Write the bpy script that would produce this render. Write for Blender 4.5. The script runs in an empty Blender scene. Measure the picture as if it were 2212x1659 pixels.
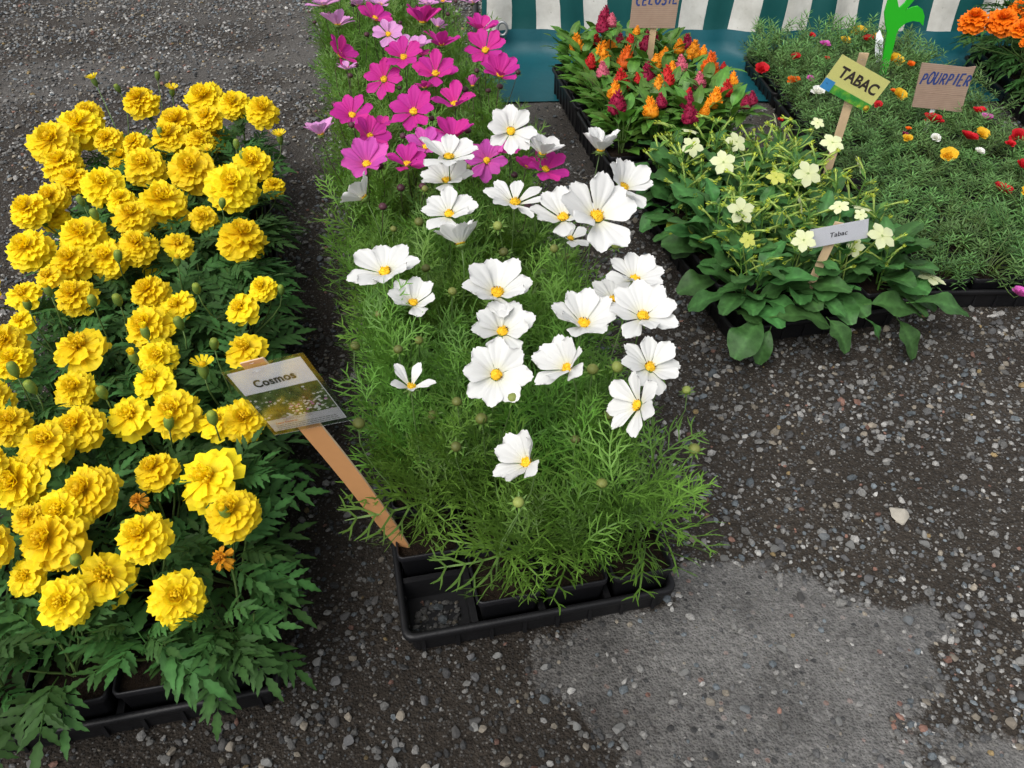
import bpy, math, random
import numpy as np
from mathutils import Vector, Matrix

R = math.radians
rnd = random.Random(7)
npr = np.random.RandomState(11)

# ------------------------------------------------------------------ camera, sky, sun, exposure
sc = bpy.context.scene
COL = sc.collection
PITCH = R(39.7); FPX = 1720.0; CX, CY = 1106.0, 829.5; CH = 1.10     # photograph measured at 2212 x 1659
cam_d = bpy.data.cameras.new('camera'); cam = bpy.data.objects.new('camera', cam_d); COL.objects.link(cam)
cam.location = (0, 0, CH); cam.rotation_euler = (math.pi/2 - PITCH, 0, 0)
cam_d.sensor_width = 36; cam_d.lens = FPX/2212*36; cam_d.clip_start = 0.02; cam_d.clip_end = 500
sc.camera = cam

SUN_EL, SUN_AZ = R(52), R(-140)          # azimuth from +Y, negative = left
w = bpy.data.worlds.new('World'); sc.world = w; w.use_nodes = True
nt = w.node_tree; nt.nodes.clear()
sky = nt.nodes.new('ShaderNodeTexSky'); sky.sky_type = 'NISHITA'; sky.sun_disc = False
sky.sun_elevation = SUN_EL; sky.sun_rotation = SUN_AZ; sky.dust_density = 4.0; sky.air_density = 1.0; sky.ozone_density = 1.0
hs = nt.nodes.new('ShaderNodeHueSaturation'); hs.inputs['Saturation'].default_value = 0.25
bg = nt.nodes.new('ShaderNodeBackground'); bg.inputs['Strength'].default_value = 0.15
wo = nt.nodes.new('ShaderNodeOutputWorld')
nt.links.new(sky.outputs[0], hs.inputs['Color']); nt.links.new(hs.outputs[0], bg.inputs['Color']); nt.links.new(bg.outputs[0], wo.inputs[0])
sd = bpy.data.lights.new('sun', 'SUN'); sd.energy = 1.25; sd.angle = R(50); sd.color = (1.0, 0.97, 0.92)
sun = bpy.data.objects.new('sun', sd); COL.objects.link(sun)
sdir = Vector((math.sin(SUN_AZ)*math.cos(SUN_EL), math.cos(SUN_AZ)*math.cos(SUN_EL), math.sin(SUN_EL)))
sun.rotation_euler = sdir.to_track_quat('Z', 'Y').to_euler(); sun.location = (-2, 3, 6)
vs = sc.view_settings; vs.view_transform = 'Standard'; vs.look = 'None'; vs.gamma = 1.0; vs.use_curve_mapping = False
vs.exposure = 0.32

# ------------------------------------------------------------------ geometry helpers
cT, sT = math.cos(PITCH), math.sin(PITCH)
def at(px, py, z):
    a = px-CX; b = CY-py
    fw = FPX*cT + b*sT; dn = FPX*sT - b*cT
    k = (CH-z)/dn
    return Vector((a*k, fw*k, z))
def at_y(px, py, y):
    a = px-CX; b = CY-py
    fw = FPX*cT + b*sT; dn = FPX*sT - b*cT
    k = y/fw
    return Vector((a*k, y, CH-dn*k))
def depth(p): return p[1]*cT + (CH-p[2])*sT
def size(p, px): return px*depth(p)/FPX

class MB:
    def __init__(self): self.v = []; self.f = []; self.c = []; self.m = []
    def add(self, vs_, fs_, col=(1, 1, 1), mi=0, cols=None):
        o = len(self.v)
        self.v += [tuple(p) for p in vs_]
        self.f += [tuple(i+o for i in f) for f in fs_]
        self.m += [mi]*len(fs_)
        self.c += ([tuple(c) for c in cols] if cols is not None else [tuple(col)]*len(vs_))
    def box(self, lo, hi, col=(1, 1, 1), mi=0):
        x0, y0, z0 = lo; x1, y1, z1 = hi
        self.add([(x0,y0,z0),(x1,y0,z0),(x1,y1,z0),(x0,y1,z0),(x0,y0,z1),(x1,y0,z1),(x1,y1,z1),(x0,y1,z1)],
                 [(0,3,2,1),(4,5,6,7),(0,1,5,4),(1,2,6,5),(2,3,7,6),(3,0,4,7)], col, mi)
    def grid(self, P, nu, nv, col=(1, 1, 1), cols=None, mi=0):
        self.add(P, [(j*nu+i, j*nu+i+1, (j+1)*nu+i+1, (j+1)*nu+i) for j in range(nv-1) for i in range(nu-1)], col, mi, cols)
    def tube(self, pts, rad, n=5, col=(1, 1, 1), cap=True, mi=0):
        pts = [Vector(p) for p in pts]
        rs = rad if hasattr(rad, '__len__') else [rad]*len(pts)
        V = []; ref = Vector((0.31, 0.95, 0.05))
        for i, p in enumerate(pts):
            t = (pts[min(i+1, len(pts)-1)] - pts[max(i-1, 0)])
            t = t.normalized() if t.length > 1e-9 else Vector((0, 0, 1))
            a = t.cross(ref)
            if a.length < 1e-3: a = t.cross(Vector((1, 0, 0)))
            a.normalize(); b = t.cross(a)
            for k in range(n):
                q = 2*math.pi*k/n
                V.append(p + (a*math.cos(q) + b*math.sin(q))*rs[i])
        F = [(i*n+k, i*n+(k+1) % n, (i+1)*n+(k+1) % n, (i+1)*n+k) for i in range(len(pts)-1) for k in range(n)]
        if cap: F += [tuple(range(n))[::-1], tuple((len(pts)-1)*n+k for k in range(n))]
        self.add(V, F, col, mi)
    def lathe(self, prof, n=10, col=(1, 1, 1), cols=None, mi=0, cap=True):
        V = []; C = []
        for i, (r, z) in enumerate(prof):
            for k in range(n):
                q = 2*math.pi*k/n; V.append((r*math.cos(q), r*math.sin(q), z)); C.append(cols[i] if cols else col)
        F = [(i*n+k, i*n+(k+1) % n, (i+1)*n+(k+1) % n, (i+1)*n+k) for i in range(len(prof)-1) for k in range(n)]
        if cap: F += [tuple(range(n))[::-1], tuple((len(prof)-1)*n+k for k in range(n))]
        self.add(V, F, mi=mi, cols=C)
    def xf(self, other, M, tint=1.0):
        o = len(self.v)
        self.v += [tuple(M @ Vector(p)) for p in other.v]
        self.f += [tuple(i+o for i in f) for f in other.f]
        self.m += other.m
        self.c += [(c[0]*tint, c[1]*tint, c[2]*tint) for c in other.c]
    def mesh(self, name, mats, smooth=True):
        me = bpy.data.meshes.new(name)
        me.from_pydata(self.v, [], self.f)
        ca = me.color_attributes.new('Col', 'FLOAT_COLOR', 'POINT')
        a = np.ones((len(self.v), 4), np.float32); a[:, :3] = np.array(self.c, np.float32).reshape(-1, 3)
        ca.data.foreach_set('color', a.ravel())
        for m_ in (mats if isinstance(mats, (list, tuple)) else [mats]): me.materials.append(m_)
        me.polygons.foreach_set('material_index', np.array(self.m, np.int32))
        me.polygons.foreach_set('use_smooth', np.full(len(self.f), smooth))
        me.update()
        return me

def put(name, me, parent=None, M=None, label=None, cat=None, group=None, kind=None):
    o = bpy.data.objects.new(name, me); COL.objects.link(o)
    if parent is not None: o.parent = parent
    if M is not None: o.matrix_local = M
    tag(o, label, cat, group, kind)
    return o
def tag(o, label=None, cat=None, group=None, kind=None):
    if label: o['label'] = label
    if cat: o['category'] = cat
    if group: o['group'] = group
    if kind: o['kind'] = kind
def thing(name, loc, label, cat, group=None, rz=0.0):
    o = bpy.data.objects.new(name, None); COL.objects.link(o); o.empty_display_size = 0.02
    o.matrix_local = Matrix.Translation(Vector(loc)) @ Matrix.Rotation(rz, 4, 'Z')
    tag(o, label, cat, group); return o
T = Matrix.Translation
def RX(a): return Matrix.Rotation(a, 4, 'X')
def RY(a): return Matrix.Rotation(a, 4, 'Y')
def RZ(a): return Matrix.Rotation(a, 4, 'Z')
def S(x, y=None, z=None):
    y = x if y is None else y; z = x if z is None else z
    return Matrix.Diagonal((x, y, z, 1))
def toward(n): return Vector(n).normalized().to_track_quat('Z', 'Y').to_matrix().to_4x4()
def frame(p, x, y):
    x = Vector(x).normalized(); y = (Vector(y) - x*x.dot(Vector(y))).normalized(); z = x.cross(y)
    M = Matrix.Identity(4)
    for i in range(3): M[i][0] = x[i]; M[i][1] = y[i]; M[i][2] = z[i]; M[i][3] = p[i]
    return M
def bez(p0, p1, p2, p3, n):
    r = []
    for i in range(n+1):
        t = i/n; s = 1-t
        r.append(p0*s**3 + p1*3*s*s*t + p2*3*s*t*t + p3*t**3)
    return r
def facing(tv, ts):
    tv, ts = R(tv), R(ts)
    return Vector((math.sin(ts), -math.sin(tv)*math.cos(ts), math.cos(tv)*math.cos(ts))).normalized()
_lat = np.random.RandomState(5).rand(256, 256)
def vnoise(x, y, sc_, seed=0):
    x = np.asarray(x)*sc_+seed*17.3+500; y = np.asarray(y)*sc_+seed*9.1+500
    xi = np.floor(x).astype(int); yi = np.floor(y).astype(int); fx = x-xi; fy = y-yi
    fx = fx*fx*(3-2*fx); fy = fy*fy*(3-2*fy)
    g = lambda a, b: _lat[a % 256, b % 256]
    return (g(xi,yi)*(1-fx)+g(xi+1,yi)*fx)*(1-fy)+(g(xi,yi+1)*(1-fx)+g(xi+1,yi+1)*fx)*fy
ORD = ['first','second','third','fourth','fifth','sixth','seventh','eighth','ninth','tenth','eleventh','twelfth','thirteenth',
       'fourteenth','fifteenth','sixteenth','seventeenth','eighteenth','nineteenth','twentieth','twenty-first','twenty-second','twenty-third','twenty-fourth','twenty-fifth']

# ------------------------------------------------------------------ materials
class NT:
    def __init__(self, name):
        self.m = bpy.data.materials.new(name); self.m.use_nodes = True
        self.t = self.m.node_tree; self.t.nodes.clear()
        self.out = self.t.nodes.new('ShaderNodeOutputMaterial')
    def n(self, typ, **kw):
        nd = self.t.nodes.new('ShaderNode'+typ)
        for k, v in kw.items():
            if hasattr(nd, k) and not k[0].isupper(): setattr(nd, k, v)
            else: nd.inputs[k.replace('_', ' ')].default_value = v
        return nd
    def l(self, a, b): self.t.links.new(a, b)
    def mix(self, typ, fac, a, b):
        nd = self.t.nodes.new('ShaderNodeMix'); nd.data_type = 'RGBA'; nd.blend_type = typ
        for s, v in ((nd.inputs[0], fac), (nd.inputs[6], a), (nd.inputs[7], b)):
            if isinstance(v, bpy.types.NodeSocket): self.l(v, s)
            elif isinstance(v, (int, float)): s.default_value = v
            else: s.default_value = (*v, 1)
        return nd.outputs[2]
    def math(self, op, a, b=0.0, c=None):
        nd = self.t.nodes.new('ShaderNodeMath'); nd.operation = op
        for s, v in zip(nd.inputs, (a, b, c)):
            if v is None: continue
            if isinstance(v, bpy.types.NodeSocket): self.l(v, s)
            else: s.default_value = v
        return nd.outputs[0]
    def ramp(self, fac, stops):
        nd = self.t.nodes.new('ShaderNodeValToRGB'); cr = nd.color_ramp
        while len(cr.elements) < len(stops): cr.elements.new(0.5)
        for e, (p, c) in zip(cr.elements, stops):
            e.position = p; e.color = (*c, 1) if hasattr(c, '__len__') else (c, c, c, 1)
        self.l(fac, nd.inputs[0]); return nd.outputs[0]
    def noise(self, vec, scale, detail=3, rough=0.55):
        nd = self.n('TexNoise'); nd.inputs['Scale'].default_value = scale; nd.inputs['Detail'].default_value = detail; nd.inputs['Roughness'].default_value = rough
        if vec is not None: self.l(vec, nd.inputs['Vector'])
        return nd.outputs[0]
    def bump(self, h, strength, dist, nrm=None):
        nd = self.n('Bump'); nd.inputs['Strength'].default_value = strength; nd.inputs['Distance'].default_value = dist
        self.l(h, nd.inputs['Height'])
        if nrm is not None: self.l(nrm, nd.inputs['Normal'])
        return nd.outputs[0]
    def done(self, sh): self.l(sh, self.out.inputs[0]); return self.m
    def pos(self, kind='Object'):
        return self.n('TexCoord').outputs[kind]

def plantmat(name, col, rough=0.55, transl=0.25, tcol=None, var=0.3, spec=0.3, nscale=60, namp=0.25, hue=0.0, bump=0.0):
    k = NT(name)
    vc = k.n('VertexColor', layer_name='Col').outputs[0]
    c = k.mix('MULTIPLY', 1.0, col, vc)
    oi = k.n('ObjectInfo').outputs['Random']
    mr = k.n('MapRange'); mr.inputs['To Min'].default_value = 1-var; mr.inputs['To Max'].default_value = 1+var; k.l(oi, mr.inputs[0])
    p = k.pos('Object')
    nz = k.noise(p, nscale, 2)
    mr2 = k.n('MapRange'); mr2.inputs['From Min'].default_value = .25; mr2.inputs['From Max'].default_value = .75
    mr2.inputs['To Min'].default_value = 1-namp; mr2.inputs['To Max'].default_value = 1+namp; k.l(nz, mr2.inputs[0])
    f = k.math('MULTIPLY', mr.outputs[0], mr2.outputs[0])
    vm = k.n('VectorMath', operation='SCALE'); k.l(c, vm.inputs[0]); k.l(f, vm.inputs['Scale'])
    cc = vm.outputs[0]
    if hue:
        h = k.n('HueSaturation'); k.l(cc, h.inputs['Color'])
        hm = k.n('MapRange'); hm.inputs['To Min'].default_value = .5-hue; hm.inputs['To Max'].default_value = .5+hue
        k.l(oi, hm.inputs[0]); k.l(hm.outputs[0], h.inputs['Hue']); cc = h.outputs[0]
    pr = k.n('BsdfPrincipled'); k.l(cc, pr.inputs['Base Color']); pr.inputs['Roughness'].default_value = rough
    pr.inputs['Specular IOR Level'].default_value = spec
    if bump:
        k.l(k.bump(nz, bump, 0.002), pr.inputs['Normal'])
    tr = k.n('BsdfTranslucent')
    tc = k.mix('MULTIPLY', 1.0, cc, tcol or (1.3, 1.3, .8)); k.l(tc, tr.inputs['Color'])
    ms = k.n('MixShader'); ms.inputs[0].default_value = transl
    k.l(pr.outputs[0], ms.inputs[1]); k.l(tr.outputs[0], ms.inputs[2])
    return k.done(ms.outputs[0])

def plainmat(name, col, rough=0.5, spec=0.4, var=0.12, nscale=40, bump=0.0, bscale=200, metal=0.0, obj=False):
    k = NT(name); p = k.pos('Object')
    nz = k.noise(p, nscale, 4)
    c = k.mix('MIX', nz, tuple(x*(1-var) for x in col), tuple(x*(1+var) for x in col))
    vc = k.n('VertexColor', layer_name='Col').outputs[0]
    c = k.mix('MULTIPLY', 1.0, c, vc)
    pr = k.n('BsdfPrincipled'); k.l(c, pr.inputs['Base Color']); pr.inputs['Roughness'].default_value = rough
    pr.inputs['Specular IOR Level'].default_value = spec; pr.inputs['Metallic'].default_value = metal
    if bump: k.l(k.bump(k.noise(p, bscale, 3), bump, 0.002), pr.inputs['Normal'])
    return k.done(pr.outputs[0])

M = {}
M['cosmos_leaf'] = plantmat('cosmos_leaf', (.125, .26, .045), .5, .28, var=.18, hue=.012)
M['cosmos_stem'] = plantmat('cosmos_stem', (.10, .17, .05), .5, .1)
M['dark_stem'] = plantmat('dark_stem', (.06, .055, .03), .5, .05)
M['white'] = plantmat('white_petal', (.765, .765, .75), .6, .22, (1, 1, .97), var=.03, namp=.03, spec=.15)
M['magenta'] = plantmat('magenta_petal', (.60, .035, .32), .55, .3, (1.2, 1, 1.1), var=.14, namp=.12, spec=.15, hue=.012)
M['pink'] = plantmat('pink_petal', (.66, .10, .48), .55, .3, (1.1, 1, 1.1), var=.12, namp=.1, spec=.15, hue=.01)
M['lightpink'] = plantmat('light_pink_petal', (.72, .33, .66), .55, .3, (1, 1, 1.05), var=.1, namp=.08, spec=.15, hue=.01)
M['disc'] = plantmat('flower_disc', (.78, .50, .02), .7, .0, var=.12, namp=.3, nscale=400)
M['budgreen'] = plantmat('bud_green', (.16, .18, .05), .5, .05, var=.3)
M['budwine'] = plantmat('bud_wine', (.07, .025, .035), .5, .05, var=.3)
M['calyx'] = plantmat('calyx_green', (.13, .21, .05), .5, .1, var=.15)
M['mari'] = plantmat('marigold_petal', (.94, .75, .016), .55, .3, (1.05, 1.02, .6), var=.06, namp=.06, nscale=80, spec=.2, hue=.006)
M['orange'] = plantmat('orange_petal', (.85, .20, .006), .55, .2, (1.05, .8, .5), var=.08, namp=.12, spec=.2)
M['wilt'] = plantmat('withered_petal', (.55, .25, .01), .7, .15, var=.2, namp=.35)
M['mleaf'] = plantmat('marigold_leaf', (.038, .100, .024), .6, .2, var=.35, spec=.18, hue=.012, bump=.3)
M['mstem'] = plantmat('marigold_stem', (.09, .15, .04), .5, .05)
M['cleaf'] = plantmat('celosia_leaf', (.085, .20, .03), .45, .22, var=.28, spec=.4, hue=.012)
M['tleaf'] = plantmat('tobacco_leaf', (.050, .14, .036), .5, .16, var=.3, spec=.28, nscale=70, namp=.28, hue=.012, bump=.5)
M['tyleaf'] = plantmat('tobacco_yellow_leaf', (.22, .27, .03), .5, .16, var=.1, spec=.35, nscale=30, namp=.3)
M['tbud'] = plantmat('tobacco_bud', (.33, .45, .11), .5, .2, var=.2)
M['lime'] = plantmat('lime_white_petal', (.74, .78, .50), .6, .25, (1, 1, .9), var=.1, namp=.06, spec=.15)
M['limey'] = plantmat('lime_yellow_petal', (.62, .64, .15), .6, .25, var=.1, namp=.06)
M['pleaf'] = plantmat('purslane_leaf', (.10, .21, .058), .45, .15, var=.22, spec=.45, hue=.012)
for nm, c in (('plum_o', (.85, .30, .01)), ('plum_r', (.55, .02, .02)), ('plum_c', (.30, .008, .05)), ('plum_k', (.62, .13, .2)), ('plum_f', (.75, .13, .01))):
    M[nm] = plantmat(nm, c, .7, .12, var=.12, namp=.3, nscale=160)
for nm, c in (('pu_red', (.55, .015, .025)), ('pu_yel', (.80, .50, .03)), ('pu_ora', (.75, .15, .01)), ('pu_whi', (.8, .8, .78)), ('pu_vio', (.60, .12, .45)), ('pu_mar', (.2, .01, .06))):
    M[nm] = plantmat(nm, c, .55, .2, var=.1, namp=.15, spec=.2)
M['plastic'] = plainmat('black_plastic', (.009, .009, .010), .45, .28, .3, 30, .25, 150)
M['potplastic'] = plainmat('pot_plastic', (.010, .010, .012), .45, .28, .3, 30, .2, 120)
M['stake'] = plainmat('wood_stake', (.44, .22, .09), .65, .3, .12, 25, .1, 300)
M['palestake'] = plainmat('pale_wood_stake', (.55, .40, .24), .65, .3, .15, 40, .1, 300)
M['core'] = plainmat('stake_core', (.62, .46, .30), .8, .2, .2, 200)
M['paper'] = plainmat('paper', (.74, .74, .79), .5, .4, .03, 15)
M['ink'] = plainmat('ink', (.03, .028, .04), .6, .3)
M['redink'] = plainmat('red_ink', (.5, .09, .04), .6, .3)
M['greyink'] = plainmat('grey_ink', (.16, .16, .17), .6, .3)
M['blueink'] = plainmat('blue_marker', (.03, .055, .20), .6, .3)
M['brownink'] = plainmat('brown_ink', (.05, .035, .03), .6, .3)
M['yellowcard'] = plainmat('yellow_card', (.82, .78, .28), .5, .4, .04, 20)
M['bluecard'] = plainmat('blue_card', (.06, .34, .72), .5, .4, .05, 20)
M['greenwood'] = plainmat('green_painted_wood', (.02, .42, .015), .45, .4, .06, 20)
M['metal'] = plainmat('staple_metal', (.6, .6, .6), .35, .5, .1, 50, metal=1.0)
M['polemetal'] = plainmat('pole_metal', (.35, .36, .37), .45, .5, .15, 20, metal=.6)
M['whiteplastic'] = plainmat('white_plastic', (.75, .77, .8), .4, .4, .04)

def cardboard():
    k = NT('cardboard'); p = k.pos('Object')
    wv = k.n('TexWave', wave_type='BANDS', bands_direction='Y'); wv.inputs['Scale'].default_value = 55; wv.inputs['Distortion'].default_value = .6
    k.l(p, wv.inputs['Vector'])
    nz = k.noise(p, 30, 4)
    c = k.mix('MIX', nz, (.30, .20, .145), (.42, .30, .225))
    c = k.mix('MULTIPLY', .18, c, wv.outputs[0])
    pr = k.n('BsdfPrincipled', Roughness=.8); k.l(c, pr.inputs['Base Color'])
    k.l(k.bump(wv.outputs[0], .15, .001), pr.inputs['Normal'])
    return k.done(pr.outputs[0])
M['cardboard'] = cardboard()

def clearplastic():
    k = NT('clear_sleeve')
    lw = k.n('LayerWeight', Blend=.35)
    tr = k.n('BsdfTransparent'); tr.inputs[0].default_value = (.985, .99, .99, 1)
    gl = k.n('BsdfGlossy', Roughness=.12); gl.inputs['Color'].default_value = (.9, .9, .9, 1)
    f = k.math('MULTIPLY_ADD', lw.outputs['Fresnel'], .35, .025)
    ms = k.n('MixShader'); k.l(f, ms.inputs[0]); k.l(tr.outputs[0], ms.inputs[1]); k.l(gl.outputs[0], ms.inputs[2])
    return k.done(ms.outputs[0])
M['clear'] = clearplastic()

def soilmat():
    k = NT('potting_soil'); p = k.pos('Object')
    n1 = k.noise(p, 120, 6, .7); n2 = k.noise(p, 520, 2)
    c = k.ramp(n1, [(.3, (.006, .0045, .0035)), (.6, (.020, .0135, .009)), (.8, (.045, .03, .02))])
    sp = k.ramp(n2, [(.70, 0), (.78, 1)])
    c = k.mix('MIX', sp, c, (.16, .11, .07))
    pr = k.n('BsdfPrincipled', Roughness=.95); k.l(c, pr.inputs['Base Color']); pr.inputs['Specular IOR Level'].default_value = .1
    k.l(k.bump(n1, .9, .006), pr.inputs['Normal'])
    return k.done(pr.outputs[0])
M['soil'] = soilmat()

def photomat():
    # the printed picture of a flower meadow on the cosmos card
    k = NT('printed_meadow'); p = k.pos('Object')
    n1 = k.noise(p, 90, 4)
    c = k.ramp(n1, [(.3, (.010, .02, .008)), (.5, (.05, .09, .02)), (.7, (.14, .18, .06))])
    mp = k.n('Mapping'); mp.inputs['Scale'].default_value = (1, 1.9, 1); k.l(p, mp.inputs[0])
    v = k.n('TexVoronoi'); v.inputs['Scale'].default_value = 150; k.l(mp.outputs[0], v.inputs['Vector'])
    sep = k.n('SeparateColor'); k.l(v.outputs['Color'], sep.inputs[0])
    blob = k.math('LESS_THAN', v.outputs['Distance'], .42)
    big = k.ramp(k.noise(p, 34, 2), [(.44, 0), (.52, 1)])
    yg = k.n('SeparateXYZ'); k.l(p, yg.inputs[0])
    low = k.ramp(k.math('MULTIPLY_ADD', yg.outputs[1], -16, .62), [(.35, .25), (.9, 1)])
    on = k.math('MULTIPLY', k.math('MULTIPLY', blob, big), k.math('GREATER_THAN', low, sep.outputs[0]))
    pk = k.math('GREATER_THAN', sep.outputs[1], .82)
    fc = k.mix('MIX', pk, (.55, .58, .55), (.42, .16, .36))
    c = k.mix('MIX', on, c, fc)
    pr = k.n('BsdfPrincipled', Roughness=.5); k.l(c, pr.inputs['Base Color'])
    return k.done(pr.outputs[0])
M['meadow'] = photomat()
def greenprint():
    k = NT('green_print'); p = k.pos('Object')
    n1 = k.noise(p, 45, 3)
    c = k.ramp(n1, [(.42, (.03, .33, .05)), (.6, (.16, .5, .05)), (.72, (.5, .6, .06))])
    pr = k.n('BsdfPrincipled', Roughness=.5); k.l(c, pr.inputs['Base Color'])
    return k.done(pr.outputs[0])
M['greenprint'] = greenprint()

def clothmat():
    k = NT('striped_tarpaulin')
    uv = k.n('UVMap').outputs[0]
    sx = k.n('SeparateXYZ'); k.l(uv, sx.inputs[0])
    p = k.pos('Object')
    fr = k.math('FRACT', k.math('DIVIDE', k.math('ADD', sx.outputs[0], 10.0), .2045), 0)
    wob = k.math('MULTIPLY_ADD', k.noise(uv, 30, 2), .02, -.01)
    st = k.math('LESS_THAN', k.math('ADD', fr, wob), .5)
    up = k.math('GREATER_THAN', sx.outputs[1], 0.0)
    m_ = k.math('MULTIPLY', st, up)
    d = k.noise(p, 9, 5, .65); d2 = k.noise(p, 60, 3)
    wht = k.mix('MIX', k.ramp(d, [(.35, 0), (.7, 1)]), (.62, .61, .57), (.44, .43, .39))
    spot = k.ramp(d2, [(.68, 0), (.74, 1)])
    wht = k.mix('MIX', k.math('MULTIPLY', spot, .5), wht, (.2, .2, .17))
    gr = k.mix('MIX', d, (.003, .058, .060), (.005, .082, .078))
    hem = k.mix('MIX', d, (.003, .062, .080), (.006, .10, .125))
    base = k.mix('MIX', up, hem, gr)
    c = k.mix('MIX', m_, base, wht)
    pr = k.n('BsdfPrincipled', Roughness=.5); k.l(c, pr.inputs['Base Color']); pr.inputs['Specular IOR Level'].default_value = .35
    k.l(k.bump(k.noise(p, 25, 3), .12, .01), pr.inputs['Normal'])
    return k.done(pr.outputs[0])
M['cloth'] = clothmat()

def stonemat(name='gravel_stone'):
    k = NT(name); p = k.pos('Object')
    vc = k.n('VertexColor', layer_name='Col').outputs[0]
    nz = k.noise(p, 350, 3)
    c = k.mix('MULTIPLY', 1.0, vc, k.ramp(nz, [(.3, .6), (.7, 1.15)]))
    pr = k.n('BsdfPrincipled', Roughness=.85); k.l(c, pr.inputs['Base Color']); pr.inputs['Specular IOR Level'].default_value = .25
    k.l(k.bump(nz, .4, .001), pr.inputs['Normal'])
    return k.done(pr.outputs[0])
M['stone'] = stonemat()

def groundmat():
    k = NT('gravel_ground'); p = k.pos('Object')
    at_ = k.n('VertexColor', layer_name='Col').outputs[0]
    s = k.n('SeparateColor'); k.l(at_, s.inputs[0])
    n_f = k.noise(p, 420, 3, .7); n_m = k.noise(p, 95, 6, .72); n_l = k.noise(p, 3.2, 4)
    # fine grit
    v = k.n('TexVoronoi'); v.inputs['Scale'].default_value = 230; k.l(p, v.inputs['Vector'])
    vs_ = k.n('SeparateColor'); k.l(v.outputs['Color'], vs_.inputs[0])
    v2 = k.n('TexVoronoi'); v2.inputs['Scale'].default_value = 85; k.l(p, v2.inputs['Vector'])
    v2s = k.n('SeparateColor'); k.l(v2.outputs['Color'], v2s.inputs[0])
    dirt = k.ramp(n_m, [(.28, (.020, .017, .014)), (.55, (.054, .045, .036)), (.78, (.095, .081, .067))])
    gcol = k.ramp(vs_.outputs[0], [(0, (.03, .028, .026)), (.45, (.085, .08, .075)), (.8, (.15, .15, .145)), (1, (.30, .29, .27))])
    gon = k.math('MULTIPLY', k.math('LESS_THAN', v.outputs['Distance'], .42), k.math('GREATER_THAN', vs_.outputs[1], .45))
    base = k.mix('MIX', k.math('MULTIPLY', gon, .8), dirt, gcol)
    # drier, dustier dirt
    dust = k.ramp(n_m, [(.3, (.095, .088, .08)), (.7, (.175, .168, .158))])
    base = k.mix('MIX', k.math('MULTIPLY', s.outputs[2], .75), base, dust)
    # asphalt / old concrete patch
    a1 = k.ramp(n_m, [(.3, (.10, .098, .095)), (.5, (.165, .16, .153)), (.72, (.245, .24, .23))])
    acol = k.ramp(v2s.outputs[0], [(0, (.03, .032, .036)), (.3, (.11, .105, .10)), (.7, (.17, .165, .15)), (.9, (.32, .31, .29)), (1, (.24, .11, .08))])
    aon = k.math('MULTIPLY', k.math('LESS_THAN', v2.outputs['Distance'], .36), k.math('GREATER_THAN', v2s.outputs[1], .5))
    asph = k.mix('MIX', k.math('MULTIPLY', aon, .75), a1, acol)
    asph = k.mix('MIX', k.math('MULTIPLY', gon, .45), asph, gcol)
    n_b = k.noise(p, 11, 4, .6)
    asph = k.mix('MULTIPLY', 1.0, asph, k.ramp(n_b, [(.3, .62), (.5, .95), (.7, 1.2)]))
    e = k.math('ADD', s.outputs[0], k.math('MULTIPLY_ADD', n_m, 1.1, -.55))
    e = k.ramp(e, [(.36, 0), (.64, 1)])
    c = k.mix('MIX', e, base, asph)
    # wet soil and soft tray shade, both put into the colour
    wet_shade = k.math('MULTIPLY', s.outputs[1], .62)
    c = k.mix('MULTIPLY', wet_shade, c, (.25, .22, .20))
    c = k.mix('MULTIPLY', 1.0, c, k.ramp(n_l, [(.3, .8), (.7, 1.15)]))
    pr = k.n('BsdfPrincipled', Roughness=.92); k.l(c, pr.inputs['Base Color']); pr.inputs['Specular IOR Level'].default_value = .2
    h = k.math('ADD', k.math('ADD', k.math('MULTIPLY', n_m, .45), k.math('MULTIPLY', v2.outputs['Distance'], -.35)), k.math('MULTIPLY', k.math('SUBTRACT', 1.0, v.outputs['Distance']), .4))
    h = k.math('ADD', h, k.math('MULTIPLY', n_f, .3))
    k.l(k.bump(h, .9, .009), pr.inputs['Normal'])
    return k.done(pr.outputs[0])
M['ground'] = groundmat()

# ------------------------------------------------------------------ layout of the blocks of pots
P = 0.105; MRG = 0.006
PH = R(12.0)
class Block:
    def __init__(self, corner, ang, nc, nr):
        self.o = Vector((corner[0], corner[1], 0)); self.a = ang; self.nc = nc; self.nr = nr
        self.u = Vector((-math.sin(ang), math.cos(ang), 0)); self.v = Vector((math.cos(ang), math.sin(ang), 0))
    def pos(self, r, c):
        return self.o + self.v*(MRG+(c+.5)*P) + self.u*(MRG+(r+.5)*P)
    def local(self, x, y):
        d = Vector((x, y, 0))-self.o
        return d.dot(self.v), d.dot(self.u)
    def W(self): return self.nc*P+2*MRG
    def L(self): return self.nr*P+2*MRG
TL = 6*P+2*MRG+.004         # spacing of trays along a row
cosF = at(870, 1385, .055); marF = at(605, 1490, .055); tobF = at(1582, 715, .055)
uu = Vector((-math.sin(PH), math.cos(PH), 0)); vv = Vector((math.cos(PH), math.sin(PH), 0))
WT = 4*P+2*MRG
cos_blocks = [Block(cosF + uu*TL*i + vv*[0, -.004, .006, 0][i], PH, 4, 6) for i in range(4)]
mc = marF - vv*WT
mar_blocks = [Block(mc + uu*TL*i + vv*[0, -.012, -.035][i], PH+R([0, .6, 1.0][i]), 4, [6, 6, 4][i]) for i in range(3)]
tob_block = Block(tobF, PH, 4, 6)
cel_blocks = [Block((.283, 2.225), R(9), 4, 4), Block((.283-.068, 2.225+.43), R(9), 4, 4)]
pur_blocks = [Block((.985-.012*i, 1.60+i*(4*P+.016)), R(1.5), 6, 4) for i in range(4)]
ora_block = Block((1.80, 2.72), R(-4), 4, 6)

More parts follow.
